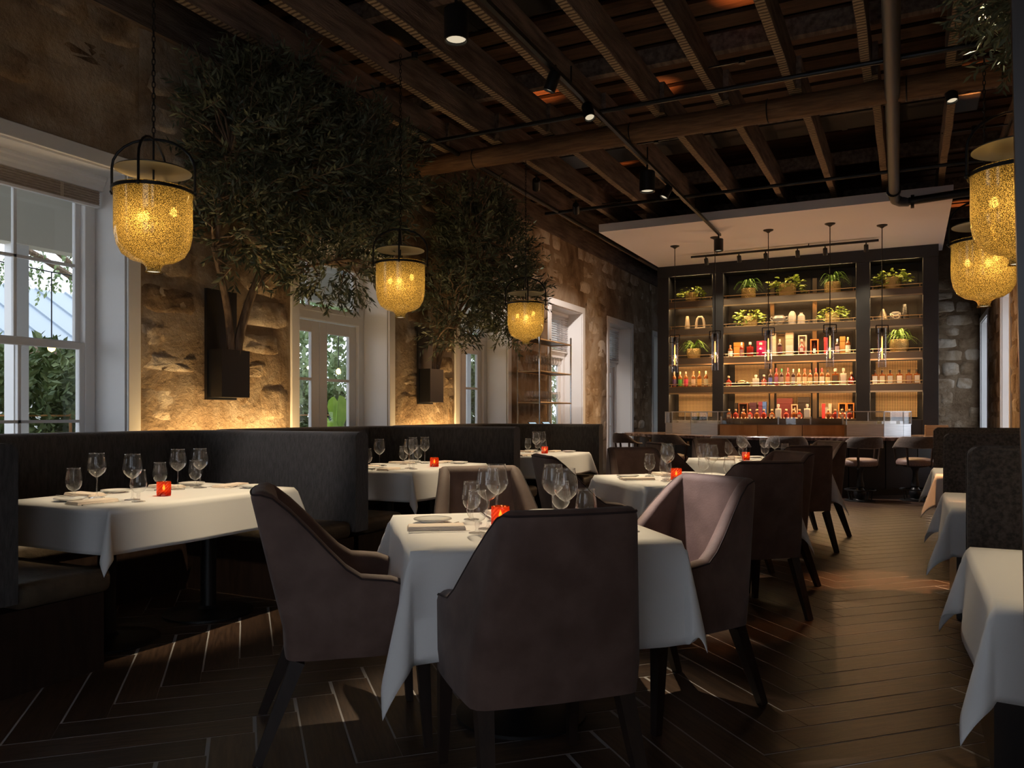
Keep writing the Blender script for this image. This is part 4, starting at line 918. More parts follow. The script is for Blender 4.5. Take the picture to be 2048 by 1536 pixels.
# dark leaning post close to the viewer on the right
po = MB().sweep([[(0, 0, 0), (.16, 0, 0), (.16, .12, 0), (0, .12, 0)], [(0, 0, 1.2), (.16, 0, 1.2), (.16, .12, 1.2), (0, .12, 1.2)], [(0, 0, 4.19), (.16, 0, 4.19), (.16, .12, 4.19), (0, .12, 4.19)]]).build('timber_post', 'darkwood', loc=(.222, 1.88, 0), rot=(0, math.radians(-1.05), math.radians(-5)))
tag(po, 'dark timber post rising along the right edge of the view', 'post')
# ------------------------------------------------------------------ brass shelf rack
def etagere():
    w = empty('shelf_rack', (-5.02, 11.22, 0)); tag(w, 'slim polished metal shelf rack of glassware against the stone wall', 'shelf rack'); hx, hy = .18, .60
    for sx in (-1, 1):
        for sy in (-1, 1):
            MB().tube([(sx*hx, sy*hy, 0), (sx*hx, sy*hy, 2.38)], .013, 10).build('post', 'steel', w); MB().lathe([(0, 2.42), (.012, 2.41), (.016, 2.395), (.012, 2.38)], 10, (sx*hx, sy*hy, 0)).build('finial', 'steel', w)
    for z in (.14, .50, .94, 1.37, 1.83, 2.30):
        s = MB().box(-hx+.012, hx-.012, -hy+.012, hy-.012, z, z+.012).build('shelf', 'blackp', w, smooth=False)
        r = MB(); c_ = [(-hx, -hy), (hx, -hy), (hx, hy), (-hx, hy)]
        for i in range(4): a, b = c_[i], c_[(i+1) % 4]; r.tube([(*a, z), (*b, z)], .011, 8)
        r.build('rail', 'brass' if z > 1.2 else 'steel', s)
etagere()
def shelf_glass(p, i, row, fr):
    o = copy_tree(wine0 if row != 1 else gob0); o.location = p; o.rotation_euler = (0, 0, 0)
    tag(o, 'clear %s on the %s rack shelf, %s row, %s from the left' % (['wine glass', 'goblet'][row], ['upper', 'middle'][row], fr, ['first', 'second', 'third', 'fourth', 'fifth', 'sixth', 'seventh', 'eighth', 'ninth', 'tenth'][i]), 'wine glass', 'glasses on the metal rack')
rnd = random.Random(4)
for k in range(9):
    for q in range(2): shelf_glass((-5.10+q*.13, 10.78+k*.105, 1.8425), k, 0, ['back', 'front'][q])
for k in range(10):
    for q in range(2): shelf_glass((-5.10+q*.12, 10.72+k*.10, 1.3825), k, 1, ['back', 'front'][q])
for y_, nm_ in ((10.96, 'nearer'), (11.46, 'farther')):
    w = empty('tablet', (-5.0, y_, .955)); tag(w, 'tilted lit tablet on the metal rack, the %s of the two' % nm_, 'tablet', 'tablets on the rack')
    MB().box(-.005, .005, -.13, .13, 0, .18).build('case', 'blackp', w, rot=(0, math.radians(-48), 0), smooth=False); MB().box(.0052, .0062, -.118, .118, .012, .168).build('screen', 'screen', w, rot=(0, math.radians(-48), 0), smooth=False)
# ------------------------------------------------------------------ bar
BC = (-1.87, 15.2)
def pol(phi, R): a = math.radians(phi); return (BC[0]+R*math.sin(a), BC[1]-R*math.cos(a))
def sector(r0, r1, a0, a1, z0, z1, n=None):
    n = n or max(2, int(abs(a1-a0)/3)); pts = [pol(a0+(a1-a0)*i/n, r1) for i in range(n+1)]+[pol(a1+(a0-a1)*i/n, r0) for i in range(n+1)]
    mb = MB(); m = n+1; secs = []
    for i in range(m):
        a = a0+(a1-a0)*i/n; (xo, yo), (xi, yi) = pol(a, r1), pol(a, r0); secs.append([(xo, yo, z0), (xo, yo, z1), (xi, yi, z1), (xi, yi, z0)])
    return mb.sweep(secs)
ba = empty('bar_counter', (BC[0], BC[1], 0)); tag(ba, 'curved dark panelled bar with a plum marble counter top', 'bar counter')
def bpart(mb, name, mat, parent=ba, **k):
    mb.v = [(x-BC[0], y-BC[1], z) for x, y, z in mb.v]; return mb.build(name, mat, parent, **k)
bpart(sector(2.15, 3.08, -70, 70, .815, .865), 'marble_top', 'marble', bevel=.008, seg=1, ang=30)
bpart(sector(2.2, 2.72, -69, 69, .0, .10), 'toe_kick', 'blackp', smooth=False)
for k in range(12): bpart(sector(2.69, 2.76, -69+k*11.5+.15, -69+(k+1)*11.5-.15, .10, .815), 'front_panel', 'navy', ang=20)
bpart(sector(2.2, 2.68, -69, 69, .10, .81), 'carcass', 'blackp')
for k in (-50, -28, -8, 12, 33, 52):
    p = pol(k, 2.79); MB().bar((p[0]-BC[0], p[1]-BC[1], .70), (p[0]-BC[0], p[1]-BC[1], .76), .03, .03).build('bag_hook', 'brass', ba)
# copper fronted centre ledge
cl_ = empty('copper_bar_ledge', (BC[0], BC[1], .8655)); tag(cl_, 'aged copper-faced ledge along the middle of the bar counter', 'bar ledge')
def lpart(mb, name, mat, parent, z=.8655, **k):
    mb.v = [(x-BC[0], y-BC[1], z_-z) for x, y, z_ in mb.v]; return mb.build(name, mat, parent, **k)
for a0, a1 in ((-21.5, -6), (-6, 10), (10, 25)): lpart(sector(2.20, 2.36, a0+.1, a1-.1, .866, 1.03), 'copper_panel', 'copper', cl_, ang=20)
lpart(sector(2.18, 2.37, -21.5, 25, 1.03, 1.04), 'ledge_trim', 'bronze', cl_); lpart(sector(2.20, 2.30, -21.5, 25, 1.04, 1.13), 'dark_upstand', 'bronze', cl_)
lpart(sector(2.33, 2.338, -21.5, 25, 1.04, 1.15), 'glass_guard', 'glass', cl_)
for a in (-21.2, 1.5, 13, 24.6): lpart(sector(2.325, 2.345, a-.25, a+.25, 1.04, 1.16), 'guard_post', 'brushed', cl_)
def case(a0, a1, mids, label):
    w = empty('glass_display_case', (BC[0], BC[1], .8655)); tag(w, label, 'display case', 'glass display cases on the bar'); rr = (2.02, 2.38)
    cuts = [a0]+mids+[a1]
    for i in range(len(cuts)-1):
        b0, b1 = cuts[i], cuts[i+1]
        lpart(sector(*rr, b0+.08, b1-.08, .866, 1.035, 1), 'steel_base', 'brushed', w, smooth=False)
        lpart(sector(rr[1]-.008, rr[1], b0+.3, b1-.3, 1.05, 1.235, 1), 'front_pane', 'glass', w, smooth=False); lpart(sector(*rr, b0+.3, b1-.3, 1.235, 1.241, 1), 'top_pane', 'glass', w, smooth=False)
        lpart(sector(rr[0]+.06, rr[1]-.1, b0+1, b1-1, 1.0355, 1.09, 1), 'steel_tray', 'brushed', w, smooth=False)
    for b in cuts:
        for R_ in rr:
            (x, y) = pol(b, R_); MB().bar((x-BC[0], y-BC[1], .17), (x-BC[0], y-BC[1], .376), .014, .014).build('corner_post', 'brushed', w, smooth=False)
        lpart(sector(*rr, b-.08, b+.08, 1.04, 1.24, 1), 'end_pane', 'glass', w, smooth=False)
    mb = MB()
    for z in (1.036, 1.232):
        for R_ in rr:
            for i in range(len(cuts)-1): p, q = pol(cuts[i], R_), pol(cuts[i+1], R_); mb.bar((*p, z+.005), (*q, z+.005), .012, .012)
    lpart(mb, 'edge_trim', 'brushed', w, smooth=False)
case(-58, -22, [-50, -36], 'steel and glass display case on the left end of the bar'); case(25.5, 53, [40, 49], 'steel and glass display case on the right part of the bar')
fg = empty('folded_acrylic_menu', (*pol(-28, 2.2), 1.091)); tag(fg, 'bent clear sheet standing inside the left display case', 'menu holder')
MB().grid(lambda u, v: ((u-.5)*.20+v*.06, .05*math.sin(v*1.6)-.03, v*.13), 2, 6).build('bent_sheet', 'glass', fg, rz=.4)
wbx = empty('wooden_crate', (*pol(62, 2.55), .8655)); tag(wbx, 'low slatted wooden crate at the right end of the bar', 'crate')
for z in (.0, .055, .11):
    mb = MB(); mb.box(-.16, .16, -.10, -.088, z, z+.05); mb.box(-.16, .16, .088, .10, z, z+.05); mb.box(-.16, -.148, -.088, .088, z, z+.05); mb.box(.148, .16, -.088, .088, z, z+.05); mb.build('slat_ring', solid('pale_wood', (.42, .27, .15), .6), wbx, smooth=False)
for sx in (-.14, .14): MB().box(sx-.008, sx+.008, -.087, .087, 0, .16).build('corner_batten', 'pale_wood', wbx, smooth=False)

# bar stools
def make_stool():
    w = empty('bar_stool')
    MB().lathe([(.20, 0), (.20, .010), (.19, .016), (.10, .02)], 32).build('base_disc', 'black', w)
    MB().lathe([(.075, .018), (.06, .03), (.065, .05), (.082, .09), (.078, .13), (.05, .165), (.042, .18), (.055, .20), (.052, .24), (.036, .30), (.034, .40), (.05, .44), (.06, .455), (.16, .47), (.17, .485)], 24).build('pedestal', 'blackp', w)
    MB().ring((0, 0, .155), .195, .010, 32, 8).build('foot_ring', 'black', w)
    for k in range(4): t = k*PI/2+.4; MB().tube([(.17*math.cos(t), .17*math.sin(t), .015), (.195*math.cos(t), .195*math.sin(t), .155)], .008, 6).build('ring_strut', 'black', w)
    s = MB().lathe([(.0, .485), (.22, .485), (.242, .50), (.250, .525), (.245, .55), (.22, .575), (.14, .592), (0, .597)], 36).build('seat', solid('mauve_leather', (.22, .15, .14), .45, col2=(.28, .20, .18), vs_=8), w)
    mb = MB()
    for k in range(48): t = 2*PI*k/48; mb.lathe([(0, -.004), (.0045, 0), (0, .004)], 5, (.246*math.cos(t), .246*math.sin(t), .503))
    mb.build('nailheads', 'brass', s)['kind'] = 'stuff'
    secs = []
    for i in range(25):
        a = -118+236*i/24; k = abs(a)/118; t = math.radians(a-90); zt = .89-.155*sstep((k-.42)/.5); zb = .725-.035*sstep((k-.5)/.5)+.02*k; zt = max(zt, zb+.03)
        sec = []
        for (rr, z) in ((.262, zb), (.288, zb+.01), (.292, (zb+zt)/2), (.285, zt-.015), (.272, zt), (.255, zt-.015), (.248, (zb+zt)/2), (.25, zb+.01)): sec.append((rr*math.cos(t)*1.0, rr*math.sin(t), z))
        secs.append(sec)
    MB().sweep(secs).build('curved_back', solid('grey_brown_wool', (.085, .066, .058), .8, col2=(.12, .095, .085), vs_=40, sheen=.3), w, ang=60)
    for a in (-100, -38, 38, 100): t = math.radians(a-90); MB().bar((.235*math.cos(t), .235*math.sin(t), .47), (.268*math.cos(t), .268*math.sin(t), .74), .022, .03).build('back_post', 'darkwood', w)
    return w
st0 = make_stool()
SL = ['leftmost bar stool, seen in profile beyond the round counter end', 'second bar stool from the left at the curved bar', 'third bar stool from the left, behind the table nearest the bar', 'fourth bar stool from the left at the curved bar', 'upholstered bar stool fully in view beside the aisle, nailhead seat', 'rightmost bar stool, half hidden by the right-hand bench']
for i, ph in enumerate((-40, -24, -7.5, 5.5, 21.5, 35)):
    o = st0 if i == 0 else copy_tree(st0); R_ = 3.45 if i != 5 else 3.40; p = pol(ph, R_); o.location = (*p, 0)
    tw = {0: -.3, 4: .25, 5: -.35}.get(i, 0); o.rotation_euler = (0, 0, math.radians(ph)+tw); tag(o, SL[i], 'bar stool', 'bar stools')

# slim tube pendants over the bar
def make_tube():
    w = empty('tube_pendant')         # origin at the canopy
    MB().lathe([(0, 0), (.075, 0), (.07, -.012), (.03, -.03), (.014, -.045), (.0, -.05)], 24).build('canopy', 'black', w)
    MB().tube([(0, 0, -.04), (0, 0, -1.52)], .0065, 6).build('rod', 'black', w)
    mb = MB(); mb.bar((-.085, 0, -1.46), (.085, 0, -1.46), .012, .012); mb.bar((-.085, 0, -1.58), (.085, 0, -1.58), .012, .012); mb.bar((-.085, 0, -1.46), (-.085, 0, -1.58), .014, .012); mb.bar((.085, 0, -1.46), (.085, 0, -1.58), .014, .012); mb.build('bracket', 'black', w, smooth=False)
    MB().lathe([(.022, -1.50), (.026, -1.52), (.026, -1.60), (.018, -1.62)], 12).build('socket', 'black', w)
    MB().lathe([(.056, -1.50), (.056, -2.07)], 24, cap=False).build('glass_tube', 'bluetube', w)
    MB().lathe([(.004, -1.62), (.008, -1.65), (.009, -1.70), (.009, -1.93), (.006, -1.945), (0, -1.95)], 12).build('filament_bulb', 'filament', w)
    light('filament_glow', 'POINT', (0, -.03, -1.80), 17, (1, .50, .20), w, size=.03); return w
tb0 = make_tube()
for i, (x, y) in enumerate(((-3.43, 12.86), (-2.70, 12.50), (-1.88, 12.36), (-1.02, 12.34), (-.35, 12.78))):
    o = tb0 if i == 0 else copy_tree(tb0); o.location = (x, y, 3.95); o.rotation_euler = (0, 0, .15*i-.2)
    tag(o, ['leftmost slim glass tube pendant over the bar', 'second slim glass tube pendant from the left', 'middle slim glass tube pendant over the bar', 'fourth slim glass tube pendant from the left', 'rightmost slim glass tube pendant over the bar'][i], 'pendant lamp', 'glass tube pendants over the bar')

# ------------------------------------------------------------------ back-bar cabinet
YF, YK = 14.58, 15.04
cb = empty('back_bar_cabinet', (-1.9, YF, 0)); tag(cb, 'tall near-black back bar cabinet with three bays of lit bronze shelves', 'cabinet')
def cpart(mb, name, mat, parent=cb, **k):
    mb.v = [(x+1.9, y-YF, z) for x, y, z in mb.v]; return mb.build(name, mat, parent, **k)
BAYS = [(-4.0, -3.2), (-3.0, -.8), (-.58, .20)]
for a, b in ((-4.22, -4.0), (-3.2, -3.0), (-.8, -.58), (.20, .43)): cpart(MB().box(a, b, YF, YK, 0, 3.75), 'stile', 'navy', smooth=False, bevel=.006, seg=1)
cpart(MB().box(-4.22, .43, YF, YK, 3.75, 3.949), 'frieze', 'navy', smooth=False); cpart(MB().box(-4.22, .43, YK, YK+.03, 0, 3.75), 'back_board', 'navy', smooth=False)
for a, b in BAYS: cpart(MB().box(a, b, YF+.02, YK, 0, 1.105), 'base_unit', 'navy', smooth=False)
SH = [3.27, 2.76, 2.22, 1.69]
for bi, (a, b) in enumerate(BAYS):
    for z in SH:
        s = cpart(MB().box(a, b, YF+.035, YK-.03, z-.05, z), 'shelf', 'bronze', smooth=False)
        cpart(MB().box(a, b, YF+.02, YF+.045, z-.10, z+.004), 'shelf_front', 'bronze', s, smooth=False); cpart(MB().box(a, b, YF+.015, YF+.02, z-.125, z-.10), 'brass_strip', 'brass', s, smooth=False)
        r = MB(); r.tube([(a, YF+.03, z+.062), (b, YF+.03, z+.062)], .006, 6); r.tube([(a, YF+.03, z+.012), (b, YF+.03, z+.012)], .004, 6)
        n = 2 if bi != 1 else 4
        for k in range(n): x = a+.04+(b-a-.08)*k/(n-1); r.tube([(x, YF+.03, z), (x, YF+.03, z+.066)], .006, 6)
        cpart(r, 'gallery_rail', 'brass', s)
        light('shelf_light', 'AREA', ((a+b)/2+1.9, .06, z-.105), 10*(b-a)*(1.25 if z < 2 else 1), (1, .62, .26), cb, rot=(-.25, 0, 0), size=b-a-.06, sy=.03)
        light('shelf_light', 'AREA', ((a+b)/2+1.9, .40, z-.055), 1.4*(b-a), (1, .62, .28), cb, rot=(0, 0, 0), size=b-a-.06, sy=.02)
    light('shelf_light', 'AREA', ((a+b)/2+1.9, .05, 3.74), 6.0*(b-a), (1, .66, .30), cb, rot=(-.3, 0, 0), size=b-a-.1, sy=.03)
    cf = MB()
    for z0, z1 in ((1.15, 1.57), (1.72, 2.10), (2.26, 2.64), (2.80, 3.14), (3.31, 3.72)):
        pnl = [(a+.07, b-.07)] if bi != 1 else [(a+.12, a+.72), (a+.86, a+1.44), (a+1.58, b-.08)]
        for p, q in pnl: cpart(MB().box(p, q, YK-.03, YK-.018, z0, z1), 'cane_panel' if z0 < 2 else 'mesh_panel', 'cane' if z0 < 2 else 'wiremesh', smooth=False)
for x in (-2.21, -1.49): cpart(MB().box(x-.035, x+.035, YK-.06, YK-.032, 1.12, 3.6), 'shelf_standard', 'bronze', smooth=False)
cpart(MB().box(-3.0, -.8, YF+.02, YK, 1.105, 1.12), 'lower_counter', 'bronze', smooth=False)
light('shelf_light', 'AREA', (0, .08, 1.125), 4, (1, .5, .2), cb, rot=(PI, 0, 0), size=2.1, sy=.03)

# ---- plants on the shelves
def pot_plant(x, z, kind, label, sc=1., seed=1, y=14.76, bare=False):
    w = empty('potted_'+kind, (x, y, z)); tag(w, label, 'potted plant', 'potted plants on the bar shelves'); rnd = random.Random(seed); r = .125*sc; h = .19*sc
    if kind == 'fern' and bare: prof = [(r*.75, 0), (r*.95, h*.25), (r*1.05, h*.6), (r*1.0, h), (r*.92, h), (r*.9, h*.9), (0, h*.9)]
    else: prof = [(r*.96, 0), (r, .01), (r, h), (r*.94, h), (r*.93, h*.9), (0, h*.9)]
    MB().lathe(prof, 28).build('pot', 'goldpot', w)
    MB().lathe([(r*1.03, 0), (r*1.03, .018), (r, .02)], 28).build('pot_foot', 'brass', w)
    tw = []
    if kind == 'fern':
        mb = MB()
        for k in range(34):
            t = rnd.uniform(0, 2*PI); ln = rnd.uniform(.16, .30)*sc; up = rnd.uniform(.05, .17)*sc; pts = []
            for q in range(10): s_ = q/9; pts.append(Vector((math.cos(t)*ln*s_, math.sin(t)*ln*s_*.55, h+up*math.sin(s_*2.4)*1.3-s_*s_*.12*sc)))
            for q in range(9):
                d = (pts[q+1]-pts[q]); sd = d.cross(Vector((0, 0, 1))).normalized()
                for sg in (-1, 1):
                    for m_ in (0, .5):
                        p = pts[q]+d*m_; l = .038*sc*(1-q/11); i = len(mb.v); e = p+sd*sg*l+d.normalized()*.012-Vector((0, 0, .006)); mb.v += [tuple(p), tuple(p+d*.45), tuple(e)]; mb.f.append((i, i+1, i+2))
        leaf_build(mb, 'foliage', 'fern', w)
    else:
        mb = MB()
        for k in range(int(120*sc)):
            t = rnd.uniform(0, 2*PI); rr = rnd.uniform(.2, 1)**.6*.25*sc; zz = h+rnd.uniform(-.02, .17)*sc*(1-rr/.34/sc)-(.10*sc if rr > .17*sc else 0)*rnd.random()*1.4
            p = Vector((math.cos(t)*rr*1.05, math.sin(t)*rr*.5, zz)); ax = Vector((math.cos(t)+rnd.gauss(0, .5), math.sin(t)*.6-.25+rnd.gauss(0, .4), rnd.uniform(-.7, .4))).normalized(); nr = ax.cross(Vector((rnd.gauss(0, .5), rnd.gauss(0, .5)-.2, 1))).normalized(); l = rnd.uniform(.05, .085)*sc; wd = l*.36
            i = len(mb.v); cup = nr.cross(ax)*l*.12; mb.v += [tuple(p), tuple(p+ax*l*.18+nr*wd+cup), tuple(p+ax*l*.55+nr*wd*.8+cup), tuple(p+ax*l), tuple(p+ax*l*.55-nr*wd*.8+cup), tuple(p+ax*l*.18-nr*wd+cup)]
            mb.f += [(i, i+1, i+2, i+3), (i, i+3, i+4, i+5)]
        leaf_build(mb, 'foliage', 'pothos', w)
pot_plant(-3.61, SH[0], 'pothos', 'trailing pothos in gold pot, top shelf of the left bay', .95, 1); pot_plant(-3.58, SH[2], 'fern', 'fern in rounded gold pot on the third shelf of the left bay', 1, 2, bare=True)
pot_plant(-2.59, SH[0], 'fern', 'fern in gold pot at the left of the middle bay top shelf', 1, 3); pot_plant(-1.92, SH[0], 'pothos', 'pothos in wide gold pot at the centre of the top shelf', 1.15, 4); pot_plant(-1.18, SH[0], 'fern', 'fern in gold pot at the right of the middle bay top shelf', 1.05, 5)
pot_plant(-2.57, SH[1], 'pothos', 'leafy pothos on the second shelf of the middle bay, left side', 1.05, 6); pot_plant(-1.18, SH[1], 'pothos', 'leafy pothos on the second shelf of the middle bay, right side', .95, 7)
pot_plant(-.25, SH[0], 'pothos', 'pothos in gold pot on the top shelf of the right bay', 1.1, 8); pot_plant(-.15, SH[2], 'fern', 'fern in rounded gold pot on the third shelf of the right bay', 1.15, 9, bare=True)
# ---- ceramics
def vase(name, x, z, prof, mat, label, extra=None, y=14.76, n=24):
    w = empty(name, (x, y, z)); tag(w, label, 'vase', 'ceramics on the bar shelves'); MB().lathe(prof, n).build('body', mat, w)
    if extra: extra(w)
    return w
vase('cone_vase', -3.70, SH[1], [(.05, 0), (.052, .01), (.045, .10), (.036, .20), (.026, .255), (.020, .265), (.014, .262), (0, .25)], 'taupe', 'slender taupe cone vase on the second shelf, left bay')
lv = empty('loop_vase', (-3.46, 14.76, SH[1])); tag(lv, 'taupe arched loop vase with open centre, second shelf, left bay', 'vase', 'ceramics on the bar shelves')
MB().tube([(-.075, 0, .03), (-.07, 0, .12), (-.055, 0, .20), (-.03, 0, .235), (.03, 0, .235), (.055, 0, .20), (.07, 0, .12), (.075, 0, .03)], [.026, .024, .022, .022, .022, .022, .024, .026], 12).build('arch', 'taupe', lv); MB().box(-.098, .098, -.03, .03, 0, .045).build('foot', 'taupe', lv, bevel=.012)
def two_handles(w):
    for sg in (-1, 1): MB().tube([(sg*.095, 0, .15), (sg*.135, 0, .165), (sg*.155, 0, .14), (sg*.14, 0, .11), (sg*.105, 0, .10)], .009, 8).build('handle', 'pewter', w)
vase('two_handled_pot', -2.06, SH[1], [(.06, 0), (.075, .03), (.105, .09), (.115, .13), (.095, .17), (.075, .178), (.08, .19), (.07, .188), (0, .16)], 'pewter', 'pewter pot with two small handles, second shelf, middle bay', two_handles)
vase('dome_vase', -1.84, SH[1], [(.062, 0), (.066, .02), (.07, .10), (.066, .17), (.05, .22), (.025, .25), (0, .255)], 'clay', 'tall speckled dome vase beside the two-handled pot')
vase('shouldered_vase', -1.69, SH[1], [(.06, 0), (.065, .02), (.066, .10), (.058, .16), (.03, .19), (.024, .20), (.026, .215), (.018, .213), (0, .19)], 'clay', 'pale grey shouldered vase with small neck, second shelf')
vase('metal_cone', -.39, SH[1], [(.105, 0), (.105, .012), (.08, .06), (.05, .13), (.024, .19), (.018, .205), (0, .206)], 'bronze', 'dark metal cone with wide base, right bay second shelf')
kn_ = empty('knot_sculpture', (-.20, 14.72, SH[1])); tag(kn_, 'looped knot ornament on a round pewter bowl, right bay', 'ornament', 'ceramics on the bar shelves')
MB().lathe([(.05, 0), (.085, .03), (.09, .07), (.08, .12), (.05, .14), (0, .145)], 24).build('bowl', 'pewter', kn_)
MB().tube([(.075*math.cos(t)*(1+.2*math.sin(2*t)), -.085-.012*math.sin(3*t), .07+.035*math.sin(2*t+.5)) for t in [2*PI*i/28 for i in range(28)]], .006, 6, closed=True).build('rope_loop', 'rope', kn_); MB().tube([(.045*math.cos(t)+.015, -.10+.01*math.cos(3*t), .045+.028*math.sin(t)) for t in [2*PI*i/24 for i in range(24)]], .006, 6, closed=True).build('rope_loop', 'rope', kn_)
vase('ribbed_vase', -.06, SH[1], [(.055, 0)]+[p for k in range(12) for p in ((.062-.0000*k-(.02*(k/11)**2), .004+k*.021), (.056-(.02*(k/11)**2), .018+k*.021))]+[(.03, .262), (0, .255)], 'ribbed', 'tall black ribbed vase at the right of the right bay')
# ---- bottles and boxes
def bottle(x, z, kind, h, r, body, lab, cap, label, group, y=14.70):
    w = empty('spirit_bottle', (x, y, z)); tag(w, label, 'bottle', group)
    if kind == 'round': prof = [(r*.94, 0), (r, .008), (r, h*.60), (r*.9, h*.67), (r*.45, h*.76), (r*.33, h*.80), (r*.33, h*.93), (0, h*.93)]; n = 16
    elif kind == 'squat': prof = [(r*.8, 0), (r*1.0, h*.10), (r*1.1, h*.30), (r*1.0, h*.50), (r*.5, h*.62), (r*.28, h*.68), (r*.28, h*.86), (0, h*.86)]; n = 16
    else: prof = None
    if prof: MB().lathe(prof, n).build('body', body, w)
    else:
        mb = MB().box(-r, r, -r*.7, r*.7, 0, h*.70); mb.build('body', body, w, bevel=r*.16, seg=2); MB().lathe([(r*.30, h*.68), (r*.28, h*.84), (0, h*.84)], 12).build('neck', body, w)
    if lab:
        lm = solid('label_%02d%02d%02d' % tuple(int(c_*99) for c_ in lab), lab, .6)
        if prof and kind == 'round': MB().lathe([(r*1.012, h*.12), (r*1.012, h*.52)], 16, cap=False).build('label', lm, w)
        elif kind == 'squat': MB().box(-r*.55, r*.55, -r*1.16, -r*1.06, h*.14, h*.42).build('label', lm, w, smooth=False)
        else: MB().box(-r*.78, r*.78, -r*.7-.002, -r*.7-.0005, h*.10, h*.60).build('label', lm, w, smooth=False)
    cm = solid('cap_%02d%02d%02d' % tuple(int(c_*99) for c_ in cap), cap, .45)
    zt = {'round': (.80, 1.0), 'squat': (.84, 1.0), 'square': (.83, 1.0)}[kind]; rc = r*.38 if kind == 'round' else r*.42
    MB().lathe([(rc, h*zt[0]), (rc*1.02, h*(zt[1]-.02)), (rc*.8, h*zt[1]), (0, h*zt[1])], 12).build('cap', cm, w)
    return w
W_, CR, TN = (.8, .76, .7), (.7, .58, .42), (.5, .38, .2)
G4 = 'bottles on the fourth shelf'
for x, lb, cp, nm in ((-3.93, (.12, .06, .16), (.6, .45, .35), 'purple and cream'), (-3.82, (.10, .38, .06), (.45, .5, .3), 'green'), (-3.71, (.62, .05, .12), (.5, .3, .25), 'pink-red'), (-3.57, (.62, .46, .34), (.45, .2, .1), 'cream and red'), (-3.46, (.62, .32, .07), (.7, .4, .1), 'orange'), (-3.34, (.55, .46, .30), (.8, .7, .5), 'tan')):
    bottle(x, SH[3], 'round', .30, .038, 'amber', lb, cp, 'tall bottle with %s label in the left bay row of six' % nm, G4)
for x, lb, nm in ((-.51, W_, 'leftmost'), (-.40, CR, 'second'), (-.28, (.55, .52, .46), 'third'), (-.14, W_, 'fourth'), (.0, (.30, .18, .14), 'fifth'), (.12, (.75, .70, .66), 'rightmost')):
    bottle(x, SH[3], 'square', .245, .048, 'amber', lb, (.03, .02, .015), '%s of the six square bottles in the right bay' % nm, G4)
S4 = [(-2.93, 'squat', .20, .052, 'ruby', (.5, .2, .1), (.7, .5, .3), 'round-shouldered dark bottle at the left end'), (-2.45, 'square', .21, .055, 'clearb', None, (.7, .6, .5), 'pale square decanter beside the model car'), (-2.31, 'squat', .21, .048, 'ruby', (.7, .3, .2), (.7, .6, .5), 'small red-brown decanter after the square one'),
 (-2.20, 'round', .30, .034, 'darkb', (.10, .12, .4), (.2, .1, .1), 'dark bottle with blue label'), (-2.10, 'round', .32, .034, 'ruby', (.3, .1, .2), (.75, .06, .07), 'tall bottle with bright red neck, left of the green-capped one'), (-2.01, 'round', .31, .034, 'darkb', (.3, .2, .2), (.05, .25, .12), 'dark bottle with green cap'), (-1.905, 'round', .32, .034, 'ruby', (.55, .2, .12), (.75, .06, .07), 'bottle with red neck right of the green-capped one'), (-1.815, 'round', .30, .034, 'darkb', (.35, .3, .3), (.5, .5, .5), 'dark bottle with silver cap'),
 (-1.72, 'round', .30, .037, 'amber', (.72, .55, .38), (.75, .6, .3), 'amber bottle with cream label and gold neck'), (-1.625, 'round', .30, .037, 'amber', (.72, .48, .30), (.7, .1, .06), 'amber bottle with cream label and red cap'), (-1.535, 'round', .28, .037, 'amber', (.62, .48, .25), (.3, .1, .05), 'shorter amber bottle with round tan label'), (-1.44, 'round', .30, .037, 'amber', (.5, .33, .2), (.75, .06, .07), 'amber bottle with brown label and red cap'), (-1.345, 'round', .30, .037, 'amber', (.78, .65, .5), (.75, .06, .07), 'amber bottle with large cream label and red cap'), (-1.25, 'round', .28, .037, 'amber', (.7, .55, .3), (.02, .02, .02), 'amber bottle with yellow label and black cap'),
 (-1.13, 'square', .29, .055, 'amber', (.12, .07, .04), (.7, .6, .5), 'wide square bottle with glass stopper'), (-1.0, 'square', .29, .05, 'clearb', (.7, .55, .45), (.7, .6, .5), 'tall pale decanter with glass stopper'), (-.875, 'squat', .22, .048, 'ruby', (.5, .08, .05), (.6, .4, .2), 'small red bottle at the right end')]
for x, kd, h, r, bd, lb, cp, nm in S4: bottle(x, SH[3], kd, h, r, bd, lb, cp, nm+' of the long fourth-shelf row', G4)
G3 = 'bottles on the third shelf'
bottle(-2.90, SH[2], 'round', .23, .042, 'amber', (.85, .82, .75), (.5, .2, .1), 'white-labelled bottle at the left end of the third shelf', G3); bottle(-2.70, SH[2], 'round', .27, .036, 'ruby', (.3, .15, .15), W_, 'dark bottle before the orange wooden box', G3); bottle(-2.55, SH[2], 'square', .27, .055, 'ruby', None, (.7, .6, .5), 'ornate flared decanter on the third shelf', G3)
bottle(-2.36, SH[2], 'squat', .25, .06, solid('pink_glass', (.55, .02, .12), .15), None, (.8, .6, .5), 'pink decanter in front of the magenta box', G3, y=14.66); bottle(-2.04, SH[2]+.03, 'round', .27, .042, 'darkb', (.12, .03, .03), (.5, .3, .2), 'dark bottle between two pale grey boxes', G3); bottle(-1.67, SH[2]+.02, 'squat', .26, .05, 'ruby', (.75, .65, .55), (.6, .4, .3), 'decanter standing in the tall pale case', G3, y=14.66)
bottle(-1.10, SH[2], 'round', .27, .034, 'darkb', (.4, .3, .35), W_, 'dark bottle with white neck right of the fourth tube pendant', G3); bottle(-.93, SH[2], 'round', .29, .040, 'amber', (.85, .78, .62), (.7, .5, .2), 'amber bottle with white label before the small wooden box', G3)
